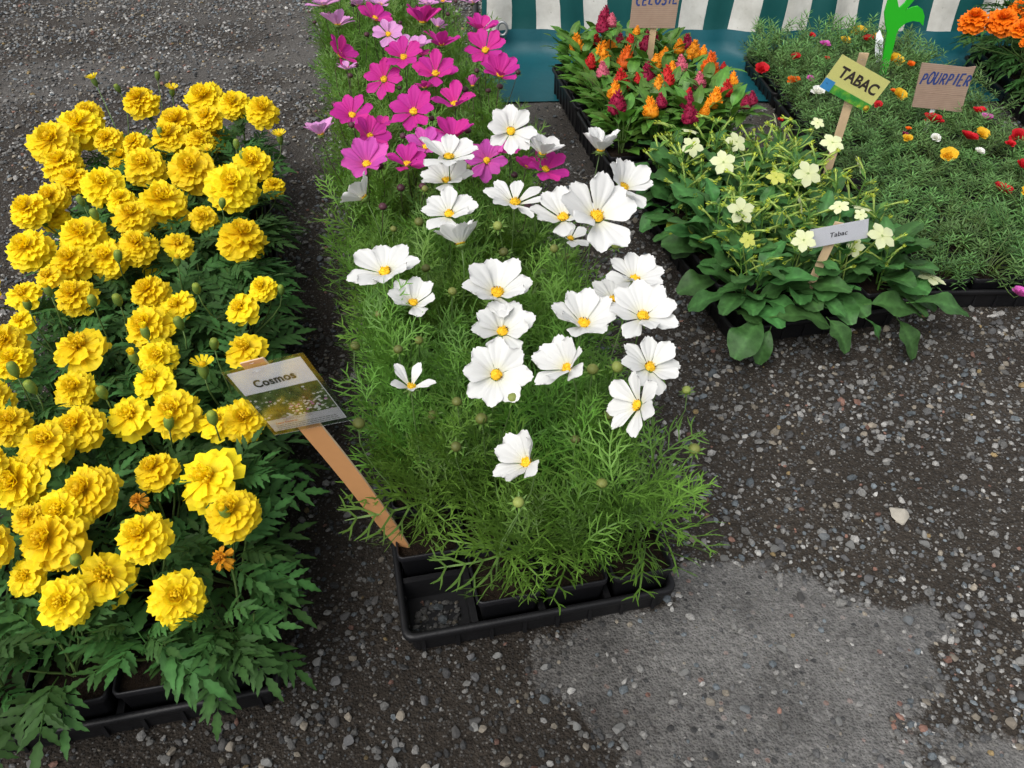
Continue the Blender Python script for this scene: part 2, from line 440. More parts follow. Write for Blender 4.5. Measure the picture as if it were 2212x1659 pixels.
# ------------------------------------------------------------------ ground
poly = [(1160,1372),(1190,1480),(1262,1560),(1340,1650),(1440,1800),(2060,1800),(1975,1659),(1930,1570),(2015,1480),(1985,1392),(2082,1376),
        (2066,1342),(1960,1318),(1850,1290),(1765,1258),(1650,1206),(1560,1192),(1475,1212),(1440,1290),(1300,1330)]
poly2 = [(2040,1659),(2062,1600),(2120,1575),(2190,1620),(2260,1700),(2040,1760)]
def sdf(poly_, X, Y):
    pts = [at(a, b, 0) for a, b in poly_]
    d = np.full(X.shape, 1e9); ins = np.zeros(X.shape, bool)
    for i in range(len(pts)):
        ax, ay = pts[i][0], pts[i][1]; bx, by = pts[(i+1) % len(pts)][0], pts[(i+1) % len(pts)][1]
        ex, ey = bx-ax, by-ay; t = np.clip(((X-ax)*ex+(Y-ay)*ey)/(ex*ex+ey*ey), 0, 1)
        d = np.minimum(d, np.hypot(X-ax-t*ex, Y-ay-t*ey))
        cond = ((ay > Y) != (by > Y)) & (X < (bx-ax)*(Y-ay)/((by-ay) if abs(by-ay) > 1e-9 else 1e-9)+ax)
        ins ^= cond
    return np.where(ins, d, -d)
def patch_mask(X, Y):
    d = np.maximum(sdf(poly, X, Y), sdf(poly2, X, Y))
    d = d + (vnoise(X, Y, 22, 1)-.5)*.06 + (vnoise(X, Y, 70, 2)-.5)*.03
    return np.clip(.5+d/.06, 0, 1)
def seg_d(X, Y, a, b):
    ex, ey = b[0]-a[0], b[1]-a[1]; t = np.clip(((X-a[0])*ex+(Y-a[1])*ey)/(ex*ex+ey*ey), 0, 1)
    return np.hypot(X-a[0]-t*ex, Y-a[1]-t*ey)
def wet_shade_mask(X, Y):
    # watered ground and run-off, with soft shade beside the trays painted in
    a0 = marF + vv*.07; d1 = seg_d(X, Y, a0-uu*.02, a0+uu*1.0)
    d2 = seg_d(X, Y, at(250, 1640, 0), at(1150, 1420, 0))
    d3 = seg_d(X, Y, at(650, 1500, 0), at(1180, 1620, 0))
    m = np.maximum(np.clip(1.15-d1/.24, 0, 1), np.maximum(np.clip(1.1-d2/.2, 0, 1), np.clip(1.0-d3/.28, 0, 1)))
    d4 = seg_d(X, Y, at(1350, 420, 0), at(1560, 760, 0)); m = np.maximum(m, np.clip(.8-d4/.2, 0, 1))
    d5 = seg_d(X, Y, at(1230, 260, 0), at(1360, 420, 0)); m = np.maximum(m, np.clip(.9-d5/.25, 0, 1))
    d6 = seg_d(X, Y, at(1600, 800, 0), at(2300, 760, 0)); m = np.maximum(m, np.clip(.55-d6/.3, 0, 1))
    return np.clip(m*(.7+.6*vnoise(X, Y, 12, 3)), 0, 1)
def dust_mask(X, Y):
    m = np.clip((vnoise(X, Y, 2.3, 4)*.65+vnoise(X, Y, 7, 5)*.35-.45)*4.5, 0, 1)
    return m*np.clip((Y-2.15)/.6, 0, 1)*.8
def gz(X, Y): return (vnoise(X, Y, 9, 6)-.5)*.004 + (vnoise(X, Y, 45, 7)-.5)*.003

def ax(lo, hi, step, far):
    core = list(np.arange(lo, hi, step)); a = []; b = []; s = step; x = lo
    while x > -far: s *= 1.6; x -= s; a.append(x)
    s = step; x = core[-1]
    while x < far: s *= 1.6; x += s; b.append(x)
    return np.array(a[::-1]+core+b)
gx = ax(-2.6, 2.7, .016, 200); gy = ax(.3, 4.9, .016, 200)
GX, GY = np.meshgrid(gx, gy)
near = (np.abs(GX) < 3.2) & (GY > 0) & (GY < 5.5)
GZ = np.where(near, gz(GX, GY), 0)
gcol = np.zeros(GX.shape+(4,), np.float32); gcol[..., 3] = 1
gcol[..., 0] = np.where(near, patch_mask(GX, GY), 0); gcol[..., 1] = np.where(near, wet_shade_mask(GX, GY), 0); gcol[..., 2] = dust_mask(GX, GY)
nx, ny = len(gx), len(gy)
def npmesh(name, V, F, mat, colr=None, smooth=True):
    me = bpy.data.meshes.new(name); n = F.shape[1]
    me.vertices.add(len(V)); me.vertices.foreach_set('co', V.astype(np.float32).ravel())
    me.loops.add(F.size); me.loops.foreach_set('vertex_index', F.astype(np.int32).ravel())
    me.polygons.add(len(F)); me.polygons.foreach_set('loop_start', np.arange(0, F.size, n, dtype=np.int32))
    try: me.polygons.foreach_set('loop_total', np.full(len(F), n, np.int32))
    except Exception: pass
    me.update(calc_edges=True)
    if colr is not None:
        ca = me.color_attributes.new('Col', 'FLOAT_COLOR', 'POINT'); ca.data.foreach_set('color', colr.astype(np.float32).ravel())
    me.polygons.foreach_set('use_smooth', np.full(len(F), smooth))
    me.materials.append(mat); me.validate(); return me
I, J = np.meshgrid(np.arange(nx-1), np.arange(ny-1)); b0 = (J*nx+I).ravel()
gF = np.stack([b0, b0+1, b0+nx+1, b0+nx], 1)
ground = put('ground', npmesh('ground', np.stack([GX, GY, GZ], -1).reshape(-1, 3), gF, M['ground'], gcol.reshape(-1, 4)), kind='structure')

# ---- gravel
ph = (1+5**.5)/2
ICO = np.array([(-1,ph,0),(1,ph,0),(-1,-ph,0),(1,-ph,0),(0,-1,ph),(0,1,ph),(0,-1,-ph),(0,1,-ph),(ph,0,-1),(ph,0,1),(-ph,0,-1),(-ph,0,1)])/math.sqrt(1+ph*ph)
ICF = np.array([(0,11,5),(0,5,1),(0,1,7),(0,7,10),(0,10,11),(1,5,9),(5,11,4),(11,10,2),(10,7,6),(7,1,8),(3,9,4),(3,4,2),(3,2,6),(3,6,8),(3,8,9),(4,9,5),(2,4,11),(6,2,10),(8,6,7),(9,8,1)])
TEMPL = []
for i in range(12):
    t = ICO*(1+npr.uniform(-.28, .22, (12, 1)))*np.array([1, npr.uniform(.6, .95), npr.uniform(.4, .7)])
    TEMPL.append(t)
TEMPL = np.array(TEMPL)
def footprint(X, Y, pad=.0):
    m = np.zeros(X.shape, bool)
    for b in cos_blocks+mar_blocks+[tob_block]+cel_blocks+pur_blocks+[ora_block]:
        dx = X-b.o.x; dy = Y-b.o.y
        a = dx*b.v.x+dy*b.v.y; c = dx*b.u.x+dy*b.u.y
        m |= (a > .008-pad) & (a < b.W()-.008+pad) & (c > .008-pad) & (c < b.L()-.008+pad)
    return m
def stone_cols(n, X, Y):
    pal = np.array([(.13,.128,.122),(.085,.085,.085),(.20,.195,.185),(.10,.115,.125),(.17,.15,.12),(.055,.055,.055),(.30,.295,.28),(.16,.09,.07),(.19,.14,.07)])
    pw = np.array([.28,.2,.15,.12,.08,.1,.04,.02,.01]); pw /= pw.sum()
    c = pal[npr.choice(len(pal), n, p=pw)]*npr.uniform(.8, 1.9, (n, 1))
    c *= (1-.62*wet_shade_mask(X, Y))[:, None]  # stones take the same wet darkening and painted tray shade
    return c
def scatter(n):
    X = npr.uniform(-3.1, 3.1, n); Y = .32+npr.rand(n)**1.35*4.6
    cx = 1106+X/(Y*cT+CH*sT)*FPX
    k = (cx > -260) & (cx < 2470)
    X, Y = X[k], Y[k]
    pm = patch_mask(X, Y); du = dust_mask(X, Y); dm = wet_shade_mask(X, Y)
    cl = vnoise(X, Y, 5, 8)*.6+vnoise(X, Y, 16, 9)*.4
    pr_ = np.clip(.25+1.4*(cl-.25), .12, 1)*(1-.78*pm)*(1-.4*du)*(1-.3*dm)
    pr_ = np.maximum(pr_, .75*((pm > .03) & (pm < .75)))
    pr_ *= np.where(Y > 2.2, .75, 1)
    k = (npr.rand(len(X)) < pr_) & ~footprint(X, Y)
    k &= ~((Y > 2.95) & (X > -.15))
    return X[k], Y[k]
X, Y = scatter(230000)
N = len(X)
r = .0012+npr.gamma(1.6, .0016, N)+.0007*Y; r = np.minimum(r, .0105)
print('STONES', N)
# pebbles in the empty cell of the first cosmos tray
ec = cos_blocks[0].pos(0, 0); ne = 150
X = np.concatenate([X, ec.x+npr.uniform(-.034, .034, ne)]); Y = np.concatenate([Y, ec.y+npr.uniform(-.034, .034, ne)])
r = np.concatenate([r, .0012+npr.gamma(2.0, .0013, ne)])
Z = gz(X, Y)+r*.34; Z[-ne:] = .0055+r[-ne:]*.35
N = len(X)
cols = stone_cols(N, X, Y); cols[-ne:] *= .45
# the 300 that show largest become single stones
vis = r/(Y*cT+CH*sT)
order = np.argsort(-np.where(np.arange(N) < N-ne, vis, 0)); big = order[:300]; rest = order[300:]
def stone_verts(idx):
    n = len(idx); th = npr.uniform(0, 2*np.pi, n); tl = npr.uniform(-.35, .35, (n, 2))
    V = TEMPL[npr.randint(0, len(TEMPL), n)]*r[idx][:, None, None]
    x, y, z = V[..., 0], V[..., 1], V[..., 2]
    z2 = z+x*tl[:, :1]+y*tl[:, 1:]
    c, s = np.cos(th)[:, None], np.sin(th)[:, None]
    return np.stack([x*c-y*s+X[idx][:, None], x*s+y*c+Y[idx][:, None], z2+Z[idx][:, None]], -1)
V = stone_verts(rest); n = len(rest)
F = (ICF[None]+(np.arange(n)*12)[:, None, None]).reshape(-1, 3)
C = np.ones((n, 12, 4), np.float32); C[..., :3] = cols[rest][:, None, :]
put('gravel', npmesh('gravel', V.reshape(-1, 3), F, M['stone'], C.reshape(-1, 4), False), label='loose grey gravel and grit strewn over the dirt ground', cat='gravel', kind='stuff')
# denser icosphere for single stones
def fine_stone(seed, rough=.18, flat=.62):
    import bmesh
    bm = bmesh.new(); bmesh.ops.create_icosphere(bm, subdivisions=2, radius=1)
    rr = np.random.RandomState(seed)
    planes = [(Vector(rr.normal(size=3)).normalized(), rr.uniform(.45, .85)) for _ in range(14)]
    for v_ in bm.verts:
        for nrm, d in planes:
            k = v_.co.dot(nrm)
            if k > d: v_.co -= nrm*(k-d)
        v_.co *= 1+rr.uniform(-rough, rough)*.25
        v_.co.z *= flat
    mb_ = ([tuple(v_.co) for v_ in bm.verts], [tuple(q.index for q in f.verts) for f in bm.faces]); bm.free(); return mb_
smesh = []
gcols = [(.17,.17,.163),(.11,.11,.112),(.26,.255,.24),(.145,.155,.16),(.07,.068,.066),(.21,.185,.15),(.36,.35,.33),(.19,.11,.085)]
for i, c in enumerate(gcols):
    for j in range(2):
        mb = MB(); v_, f_ = fine_stone(i*7+j); mb.add(v_, f_, c); smesh.append(mb.mesh('stone', M['stone'], False))
wet_shade_val = wet_shade_mask(X, Y)
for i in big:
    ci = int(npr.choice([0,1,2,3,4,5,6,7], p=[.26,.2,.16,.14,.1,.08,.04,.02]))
    if wet_shade_val[i] > .35: ci = int(npr.choice([1, 4, 4, 0, 5]))  # darker stones where wetness and tray shade are painted
    q = r[i]*1.05
    put('stone', smesh[ci*2+int(npr.randint(2))], ground, T((X[i], Y[i], gz(X[i], Y[i])+q*.3)) @ RZ(npr.uniform(0, 6.28)) @ S(q, q*npr.uniform(.65, .95), q))
ws = at(1942, 1114, .008)
mb = MB(); v_, f_ = fine_stone(104, .1, .75); mb.add(v_, f_, (.42, .39, .33))
put('white_stone', mb.mesh('white_stone', M['stone'], False), None, T((ws.x, ws.y, .008)) @ RZ(-.55) @ S(.027, .019, .022),
    'largest pale cream stone lying alone on the gravel', 'stone')

# ------------------------------------------------------------------ trays, pots, soil
def rrect(hx, hy, rad, n=4):
    pts = []
    for sx, sy, a0 in ((1, 1, 0), (-1, 1, 90), (-1, -1, 180), (1, -1, 270)):
        for k in range(n+1):
            a = R(a0+90*k/n)
            pts.append((sx*(hx-rad)+rad*math.cos(a), sy*(hy-rad)+rad*math.sin(a)))
    return pts
def loft(mb, hx, hy, rad, prof, capbot=True, captop=True, col=(1, 1, 1)):
    V = []; n = None
    for ins, z in prof:
        q = rrect(hx-ins, hy-ins, max(rad-ins*.5, .002)); n = len(q); V += [(a, b, z) for a, b in q]
    F = [(i*n+k, i*n+(k+1) % n, (i+1)*n+(k+1) % n, (i+1)*n+k) for i in range(len(prof)-1) for k in range(n)]
    if capbot: F.append(tuple(range(n))[::-1])
    if captop: F.append(tuple((len(prof)-1)*n+k for k in range(n)))
    mb.add(V, F, col)
def tray_meshes(nc, nr, h):
    hx, hy = (nc*P+2*MRG)/2, (nr*P+2*MRG)/2
    body = MB()
    loft(body, hx, hy, .018, [(.014, .0), (.013, .004), (.0085, h-.016), (.0085, h-.010)], True, False)
    loft(body, hx, hy, .018, [(.0105, h-.010), (.0145, .006), (.0145, .0045)], False, True)
    n = int(2*hx/.03)
    for side in (0, 1):                      # ribs on the walls
        LL, OT = (hx, hy) if side == 0 else (hy, hx)
        k = -LL+.03
        while k < LL-.03:
            for sg in (-1, 1):
                a, b = (k-.003, sg*(OT-.0105)-.0028), (k+.003, sg*(OT-.0105)+.0028)
                lo, hi = (min(a[0], b[0]), min(a[1], b[1])), (max(a[0], b[0]), max(a[1], b[1]))
                if side: lo, hi = lo[::-1], hi[::-1]
                body.box((*lo, .003), (*hi, h-.012))
            k += P/2
    rim = MB()
    loft(rim, hx, hy, .018, [(.0085, h-.014), (.002, h-.013), (.0, h-.010), (.0, h-.003), (.002, h), (.0075, h), (.0105, h-.003), (.0115, h-.014)], False, False)
    div = MB(); zt = min(h-.006, .05)
    for c in range(1, nc):
        x = -hx+MRG+c*P; div.box((x-.005, -hy+.012, .004), (x+.005, hy-.012, zt))
    for r_ in range(1, nr):
        y = -hy+MRG+r_*P; div.box((-hx+.012, y-.0052, .004), (hx-.012, y+.0052, zt-.001))
    return [q.mesh(n_, M['plastic'], sm) for q, n_, sm in ((body, 'tray_body', False), (rim, 'tray_rim', True), (div, 'cell_divider', False))]
TRAYS = {}
def tray(b, label, h=.055, z=0.002):
    key = (b.nc, b.nr, h)
    if key not in TRAYS: TRAYS[key] = tray_meshes(*key)
    c = b.o + b.v*b.W()/2 + b.u*b.L()/2
    t = thing('plant_tray', (c.x, c.y, z), label, 'tray', None, b.a)
    for n_, me in zip(('body', 'rim', 'cell_divider'), TRAYS[key]): put(n_, me, t)
    return t
pot_b = MB(); loft(pot_b, .0495, .0495, .010, [(.013, -.016), (.0035, .064), (.0015, .066), (.0, .068), (.0, .077), (.001, .0785), (.0028, .0785), (.0038, .077), (.0045, .058)], True, False)
POT = pot_b.mesh('pot', M['potplastic'])
SOIL = []
for i in range(3):
    mb = MB(); n = 9; V = []
    for j in range(n):
        for k in range(n):
            x = (k/(n-1)-.5)*.090; y = (j/(n-1)-.5)*.090
            rr = max(abs(x), abs(y))
            V.append((x, y, .066+rnd.uniform(-.0022, .0022)+.004*(1-rr/.045)))
    mb.grid(V, n, n); SOIL.append(mb.mesh('soil', M['soil'], True))
SOILZ = .008+.068

class Pot: pass
ALL = {}
def make_pots(kind, blocks, name, labeler, cat, group, skip=(), soil=True, row0=0, zoff=0.016):
    L_ = []; rr = row0
    for bi, b in enumerate(blocks):
        for r_ in range(b.nr):
            for c in range(b.nc):
                if (rr+r_, c) in skip: continue
                p = b.pos(r_, c); q = Pot(); q.r, q.c, q.b = rr+r_, c, b
                jx = Vector((rnd.uniform(-.0012, .0012), rnd.uniform(-.0012, .0012), 0))
                q.p = p+jx; q.z = zoff
                lb, gp = labeler(q), group
                q.t = thing(name, (q.p.x, q.p.y, .006+zoff), lb, cat, gp, 0)
                a = b.a+rnd.uniform(-.02, .02)
                put('pot', POT, q.t, RZ(a))
                if soil: put('soil', SOIL[rnd.randrange(3)], q.t, RZ(a+rnd.randrange(4)*math.pi/2))
                L_.append(q)
        rr += b.nr
    ALL[kind] = L_
    return L_
def nearest(pots, p): return min(pots, key=lambda q: (q.p.x-p.x)**2+(q.p.y-p.y)**2)
def rel(q, Mw):
    "world matrix to the local matrix of a pot thing"
    return T((-q.p.x, -q.p.y, -.006-q.z)) @ Mw

# ------------------------------------------------------------------ cosmos
def ribbon(mb, pts, wid, up, col):
    n = len(pts); V = []
    for i, p in enumerate(pts):
        t = (pts[min(i+1, n-1)]-pts[max(i-1, 0)]).normalized(); s_ = t.cross(up)
        if s_.length < 1e-4: s_ = t.cross(Vector((1, 0, 0)))
        s_.normalize(); h = wid*(1.0 if i < n-1 else .25)*.5
        V += [p-s_*h, p+s_*h]
    mb.add(V, [(2*i, 2*i+1, 2*i+3, 2*i+2) for i in range(n-1)], col)
def cosmos_leaf(rg, L_):
    mb = MB(); k = rg.uniform(.2, .6); wd = .0029
    def rp(t): return Vector((L_*t, L_*.05*math.sin(t*3+rg.random()*.2), L_*(k*t-(k+.25)*t*t)))
    rach = [rp(i/5) for i in range(6)]
    up = Vector((0, 0, 1)); g = rg.uniform(.85, 1.15)
    col = (g, g, g*rg.uniform(.8, 1.1))
    ribbon(mb, rach, wd*1.0, up, col)
    for i in range(4):
        t = .28+.20*i; p = rp(t)
        for sg in (-1, 1):
            l = L_*(.50-.34*abs(t-.45))*rg.uniform(.75, 1.2)
            a = R(rg.uniform(28, 50))*sg
            d = Vector((math.cos(a), math.sin(a), rg.uniform(-.15, .35))).normalized()
            cur = Vector((.5, -sg*rg.uniform(.1, .6), rg.uniform(-.6, .1)))
            q = [p, p+d*l*.5, p+d*l*.85+cur*l*.22]
            ribbon(mb, q, wd, up, col)
            for sg2, tt in ((1, .42), (-1, .6)):
                a2 = a+R(rg.uniform(18, 36))*sg2
                d2 = Vector((math.cos(a2), math.sin(a2), d.z*.6+rg.uniform(-.1, .25))).normalized()
                p2 = p+d*l*tt; l2 = l*rg.uniform(.4, .62)
                ribbon(mb, [p2, p2+d2*l2*.55, p2+d2*l2+Vector((.06, 0, -.08))*l2], wd*.9, up, col)
    return mb
rg = random.Random(3)
CL = [cosmos_leaf(rg, L_) for L_ in (.085, .095, .105, .115, .12, .10, .09, .08)]
def cosmos_plant(seed, H, nodes, wide=1.0):
    rg = random.Random(seed); mb = MB()
    stems = [(Vector((0, 0, 0)), Vector((rg.uniform(-.02, .02), rg.uniform(-.02, .02), H)))]
    for i in range(4):
        a = rg.uniform(0, 6.28); h0 = rg.uniform(.02, H*.35)
        stems.append((Vector((0, 0, h0)), Vector((math.cos(a)*.075*wide, math.sin(a)*.075*wide, H*rg.uniform(.7, 1.0)))))
    for si, (a, b) in enumerate(stems):
        m_ = (a+b)/2+Vector((0, 0, -.01))+Vector((b.x, b.y, 0))*.12
        pts = [a*(1-t)**2+m_*2*t*(1-t)+b*t*t for t in (0, .25, .5, .75, 1)]
        mb.tube(pts, [.0024, .002, .0018, .0015, .001] if si == 0 else [.0016, .0015, .0013, .0011, .0009], 4, (.9, .9, .75), False)
        nn = nodes if si == 0 else int(nodes*.7)
        for k in range(nn):
            t = .12+.88*(k+.5)/nn
            p = a*(1-t)**2+m_*2*t*(1-t)+b*t*t
            az = rg.uniform(0, 6.28)
            for sg in (0, math.pi):
                lf = CL[rg.randrange(len(CL))]; s_ = rg.uniform(.75, 1.1)*(1.05-.35*t)
                el = R(rg.uniform(5, 35)+38*t)
                hgt = p.z/max(H, .01)
                mb.xf(lf, T(p) @ RZ(az+sg+rg.uniform(-.4, .4)) @ RY(-el) @ RX(rg.uniform(-.7, .7)) @ S(s_), rg.uniform(.8, 1.15))
    return mb.mesh('foliage', M['cosmos_leaf'], True)
CPL = [cosmos_plant(i, h, nd) for i, (h, nd) in enumerate(((.235, 9), (.25, 9), (.22, 8), (.245, 10), (.23, 9), (.24, 9)))]
CPS = [cosmos_plant(20+i, h, nd, .8) for i, (h, nd) in enumerate(((.15, 8), (.17, 8)))]

def cosmos_petal(seed, narrow=1.0):
    rg = random.Random(seed); mb = MB(); nu, nv = 9, 9; V = []; C = []
    bend = rg.uniform(-.10, .12); tw = rg.uniform(-.12, .12); notch = rg.uniform(.035, .085); ph1 = rg.uniform(-.15, .15)
    for j in range(nv):
        t = j/(nv-1)
        wdt = (.07+.25*math.sin(min(t*1.12, 1)*math.pi/2)**1.3)*(1 if t < .72 else 1-.45*((t-.72)/.28)**2)*narrow
        for i in range(nu):
            u = 2*i/(nu-1)-1
            tip = 1-.12*abs(u)**2.2-notch*(.5-.5*math.cos(3*math.pi*(u+ph1*(1-abs(u)))))*(t**4)
            x = .16+t*tip*.89
            y = u*wdt
            z = .11*math.sin(t*1.9)+bend*t*t+tw*u*t*.35+.07*u*u*t+.024*math.cos(u*math.pi*3)*math.sin(t*math.pi*.9)+rg.uniform(-.006, .006)*t
            V.append((x, y, z)); g = .93+.07*t
            C.append((g, g, g*(.8+.2*min(1, t*3))))
    mb.grid(V, nu, nv, cols=C); return mb
PET = {}
for cn in ('white', 'magenta', 'pink', 'lightpink'):
    PET[cn] = [cosmos_petal(i+1, 1.0 if cn == 'white' else .92).mesh('petal', M[cn]) for i in range(5)]
    PET[cn+'_n'] = [cosmos_petal(i+30, .68).mesh('petal', M[cn]) for i in range(3)]
def disc_mesh():
    mb = MB(); rg = random.Random(2)
    mb.lathe([(.03, -.01), (.12, .01), (.15, .035), (.12, .075), (.06, .10), (.01, .105)], 12, cols=[(.7, .8, .3)]*2+[(.9, .85, .8)]*2+[(1, 1, 1)]*2)
    for i in range(42):
        rr = .15*math.sqrt(rg.random()); a = rg.uniform(0, 6.28); z = .105-(rr/.155)**2*.06
        dark = rr > .085 and rg.random() < .45
        c = (.22, .12, .15) if dark else (1.05, 1.05, 1.0)
        mb.tube([(rr*math.cos(a), rr*math.sin(a), z-.005), (rr*math.cos(a)*1.12, rr*math.sin(a)*1.12, z+.035)], [.014, .011], 4, c)
    mb.v = [(a*1.15, b*1.15, c*1.2+.03) for a, b, c in mb.v]
    return mb.mesh('flower_centre', M['disc'], False)
DISC = disc_mesh()
def calyx_mesh():
    mb = MB(); mb.lathe([(.03, -.14), (.11, -.10), (.19, -.03), (.20, .02)], 8)
    for i in range(8):
        a = 6.283*i/8; ca, sa = math.cos(a), math.sin(a)
        p = lambda r_, o, z: (r_*ca-o*sa, r_*sa+o*ca, z)
        mb.add([p(.09, -.045, -.05), p(.09, .045, -.05), p(.26, .03, -.055), p(.38, 0, -.09), p(.26, -.03, -.055)], [(0, 1, 2, 3, 4)])
    return mb.mesh('calyx', M['calyx'])
CALYX = calyx_mesh()
def cosmos_bud(mat, sep, ball):
    mb = MB()
    mb.lathe([(.15, -.62), (.6, -.52), (.95, -.12), (.98, .25), (.7, .68), (.25, .86), (.02, .9)], 10, ball, mi=0)
    for i in range(8):
        a = 6.283*i/8+.2; ca, sa = math.cos(a), math.sin(a)
        p = lambda r_, o, z: (r_*ca-o*sa, r_*sa+o*ca, z)
        q = .25 if i % 2 else -.05
        mb.add([p(.3, -.22, -.6), p(.3, .22, -.6), p(1.2, .2, -.45+q*.5), p(2.1, 0, -.35+q), p(1.2, -.2, -.45+q*.5)], [(0, 1, 2, 3, 4)], (1, 1.15, .9), 1)
    return mb.mesh('bud', [mat, sep])
BUDG = [cosmos_bud(M['budgreen'], M['calyx'], c) for c in ((1, 1, .9), (1.6, 1.7, 1.5), (.75, .75, .7))]
BUDW = [cosmos_bud(M['budwine'], M['cosmos_stem'], (1, 1, 1))]

def stem_to(q, p, n, rad, mat, name='stem', n_seg=7, base=None):
    a = Vector((q.p.x+rnd.uniform(-.012, .012), q.p.y+rnd.uniform(-.012, .012), SOILZ+q.z-.004)) if base is None else base
    h = (p-a).length
    pts = bez(a, a+Vector((0, 0, h*.45))+Vector((rnd.uniform(-.012, .012), rnd.uniform(-.012, .012), 0)), p-Vector(n)*h*.2-Vector((0, 0, h*.12)), p, n_seg)
    o = Vector((q.p.x, q.p.y, .006+q.z))
    mb = MB(); mb.tube([x-o for x in pts], [rad*(1.25-.45*i/n_seg) for i in range(n_seg+1)], 5, (1, 1, 1))
    put(name, mb.mesh('stem', mat), q.t)
def cosmos_flower(q, p, D, n, kind, cup, npet=8, narrow=False, stemmat='cosmos_stem', spin=None):
    n = Vector(n).normalized(); rad = D/2*1.07
    Mw = T(p) @ toward(n) @ RZ(rnd.uniform(0, 6.28) if spin is None else spin)
    fl = put('flower', DISC, q.t, rel(q, Mw @ S(rad*.95)))
    ms = PET[kind+'_n'] if narrow else PET[kind]
    for i in range(npet):
        a = 2*math.pi*i/npet+rnd.uniform(-.10, .10)
        c = R(cup+5+rnd.uniform(-13, 13))
        Ml = RZ(a) @ T((0, 0, -.004+.012*(i % 2))) @ RY(-c) @ RX(rnd.uniform(-.14, .14)) @ S(rnd.uniform(.93, 1.06)/.95, rnd.uniform(.92, 1.08)/.95, 1/.95)
        put('petal', ms[rnd.randrange(len(ms))], fl, Ml)
    put('calyx', CALYX, fl)
    stem_to(q, p-n*rad*.08, n, .0013, M[stemmat])

cos_rows = 24
W_ROWS = 9
def clabel(q):
    sp = 'white cosmos' if q.r < W_ROWS else ('pink cosmos' if q.r < 17 else 'pale pink cosmos')
    return f"{sp}, {ORD[q.r]} row counted from the empty cell, {ORD[q.c]} pot from the marigold aisle"
cp = make_pots('cosmos', cos_blocks, 'potted_cosmos', clabel, 'potted plant', 'cosmos pots standing in the trays', skip={(0, 0)})
for q in cp:
    small = q.r == 0 and q.c == 1
    variants = CPS if (q.r == 0 and q.c != 3) or (q.r == 1 and q.c == 0) else CPL
    s_ = rnd.uniform(.92, 1.1)
    if q.r > 8: s_ *= 1.0
    put('foliage', variants[rnd.randrange(len(variants))], q.t, T((rnd.uniform(-.008, .008), rnd.uniform(-.008, .008), .066)) @ RZ(rnd.uniform(0, 6.28)) @ S(s_, s_, s_*rnd.uniform(.92, 1.1)), kind='stuff')

# white flowers: pixel x, y, width, height above ground, tilt to aisle front, tilt sideways, cup, petals, narrow
WF = [(1103,285,104,.50,42,5,6,8,0),(970,343,128,.47,-2,0,8,8,0),(1170,335,100,.46,-4,12,28,8,0),(1296,328,106,.46,-8,4,34,8,0),
      (965,393,112,.42,6,0,14,8,0),(788,430,104,.40,-24,-40,26,8,0),(970,465,118,.42,16,2,12,8,0),(1112,440,132,.44,12,4,14,8,1),
      (1345,408,125,.46,20,22,18,8,0),(1217,473,140,.46,14,-8,12,8,0),(1288,470,172,.50,30,10,14,8,0),(996,530,122,.41,-36,-14,32,8,0),
      (832,590,145,.42,14,-6,12,8,0),(893,657,120,.40,6,0,16,7,0),(1074,636,158,.42,14,6,16,8,0),(1085,718,138,.40,20,2,10,8,0),
      (1370,605,120,.43,12,4,14,8,0),(1388,685,150,.44,20,4,14,8,0),(1260,702,150,.42,16,0,22,8,0),(1228,797,150,.43,18,-34,30,8,0),
      (1072,810,142,.41,42,0,4,8,0),(888,838,110,.38,12,4,28,5,1),(1403,795,132,.41,20,10,10,8,0),(1380,876,140,.41,30,-58,10,7,0),
      (1140,1000,150,.37,18,-34,34,7,0),(1232,517,80,.36,10,10,10,6,0),(1326,648,110,.37,10,0,10,8,0)]
white_pots = [q for q in cp if q.r < W_ROWS]; pink_pots = [q for q in cp if W_ROWS <= q.r]
for (px, py, dpx, z, tv, ts, cup, npt, nar) in WF:
    p = at(px, py, z); q = nearest(white_pots, p)
    cosmos_flower(q, p, size(p, dpx), facing(tv, ts), 'white', cup, npt, bool(nar))
WB = [(1015,360),(1047,365),(918,408),(1197,537),(1222,555),(1075,488),(1330,530),(920,580),(977,630),(767,748),(860,755),(905,735),(818,680),(987,868),(1108,860),(1040,905),
      (935,897),(1280,798),(1350,840),(1333,793),(1427,810),(1483,843),(1315,897),(1243,950),(1120,1085),(1500,970),(985,965),(775,915),(1300,1045),(1020,490),(850,495),(905,480),(1088,545),(790,590)]
for i, (px, py) in enumerate(WB):
    z = rnd.uniform(.34, .41) if py < 880 else rnd.uniform(.29, .35)
    p = at(px, py, z); q = nearest(white_pots, p)
    n = facing(rnd.uniform(-15, 45), rnd.uniform(-25, 25)); rad = rnd.uniform(.0068, .0095)
    put('bud', BUDG[rnd.choice([0, 0, 1, 2])], q.t, rel(q, T(p) @ toward(n) @ RZ(rnd.uniform(0, 6)) @ S(rad)))
    stem_to(q, p-n*rad*.5, n, .0011, M['cosmos_stem'])
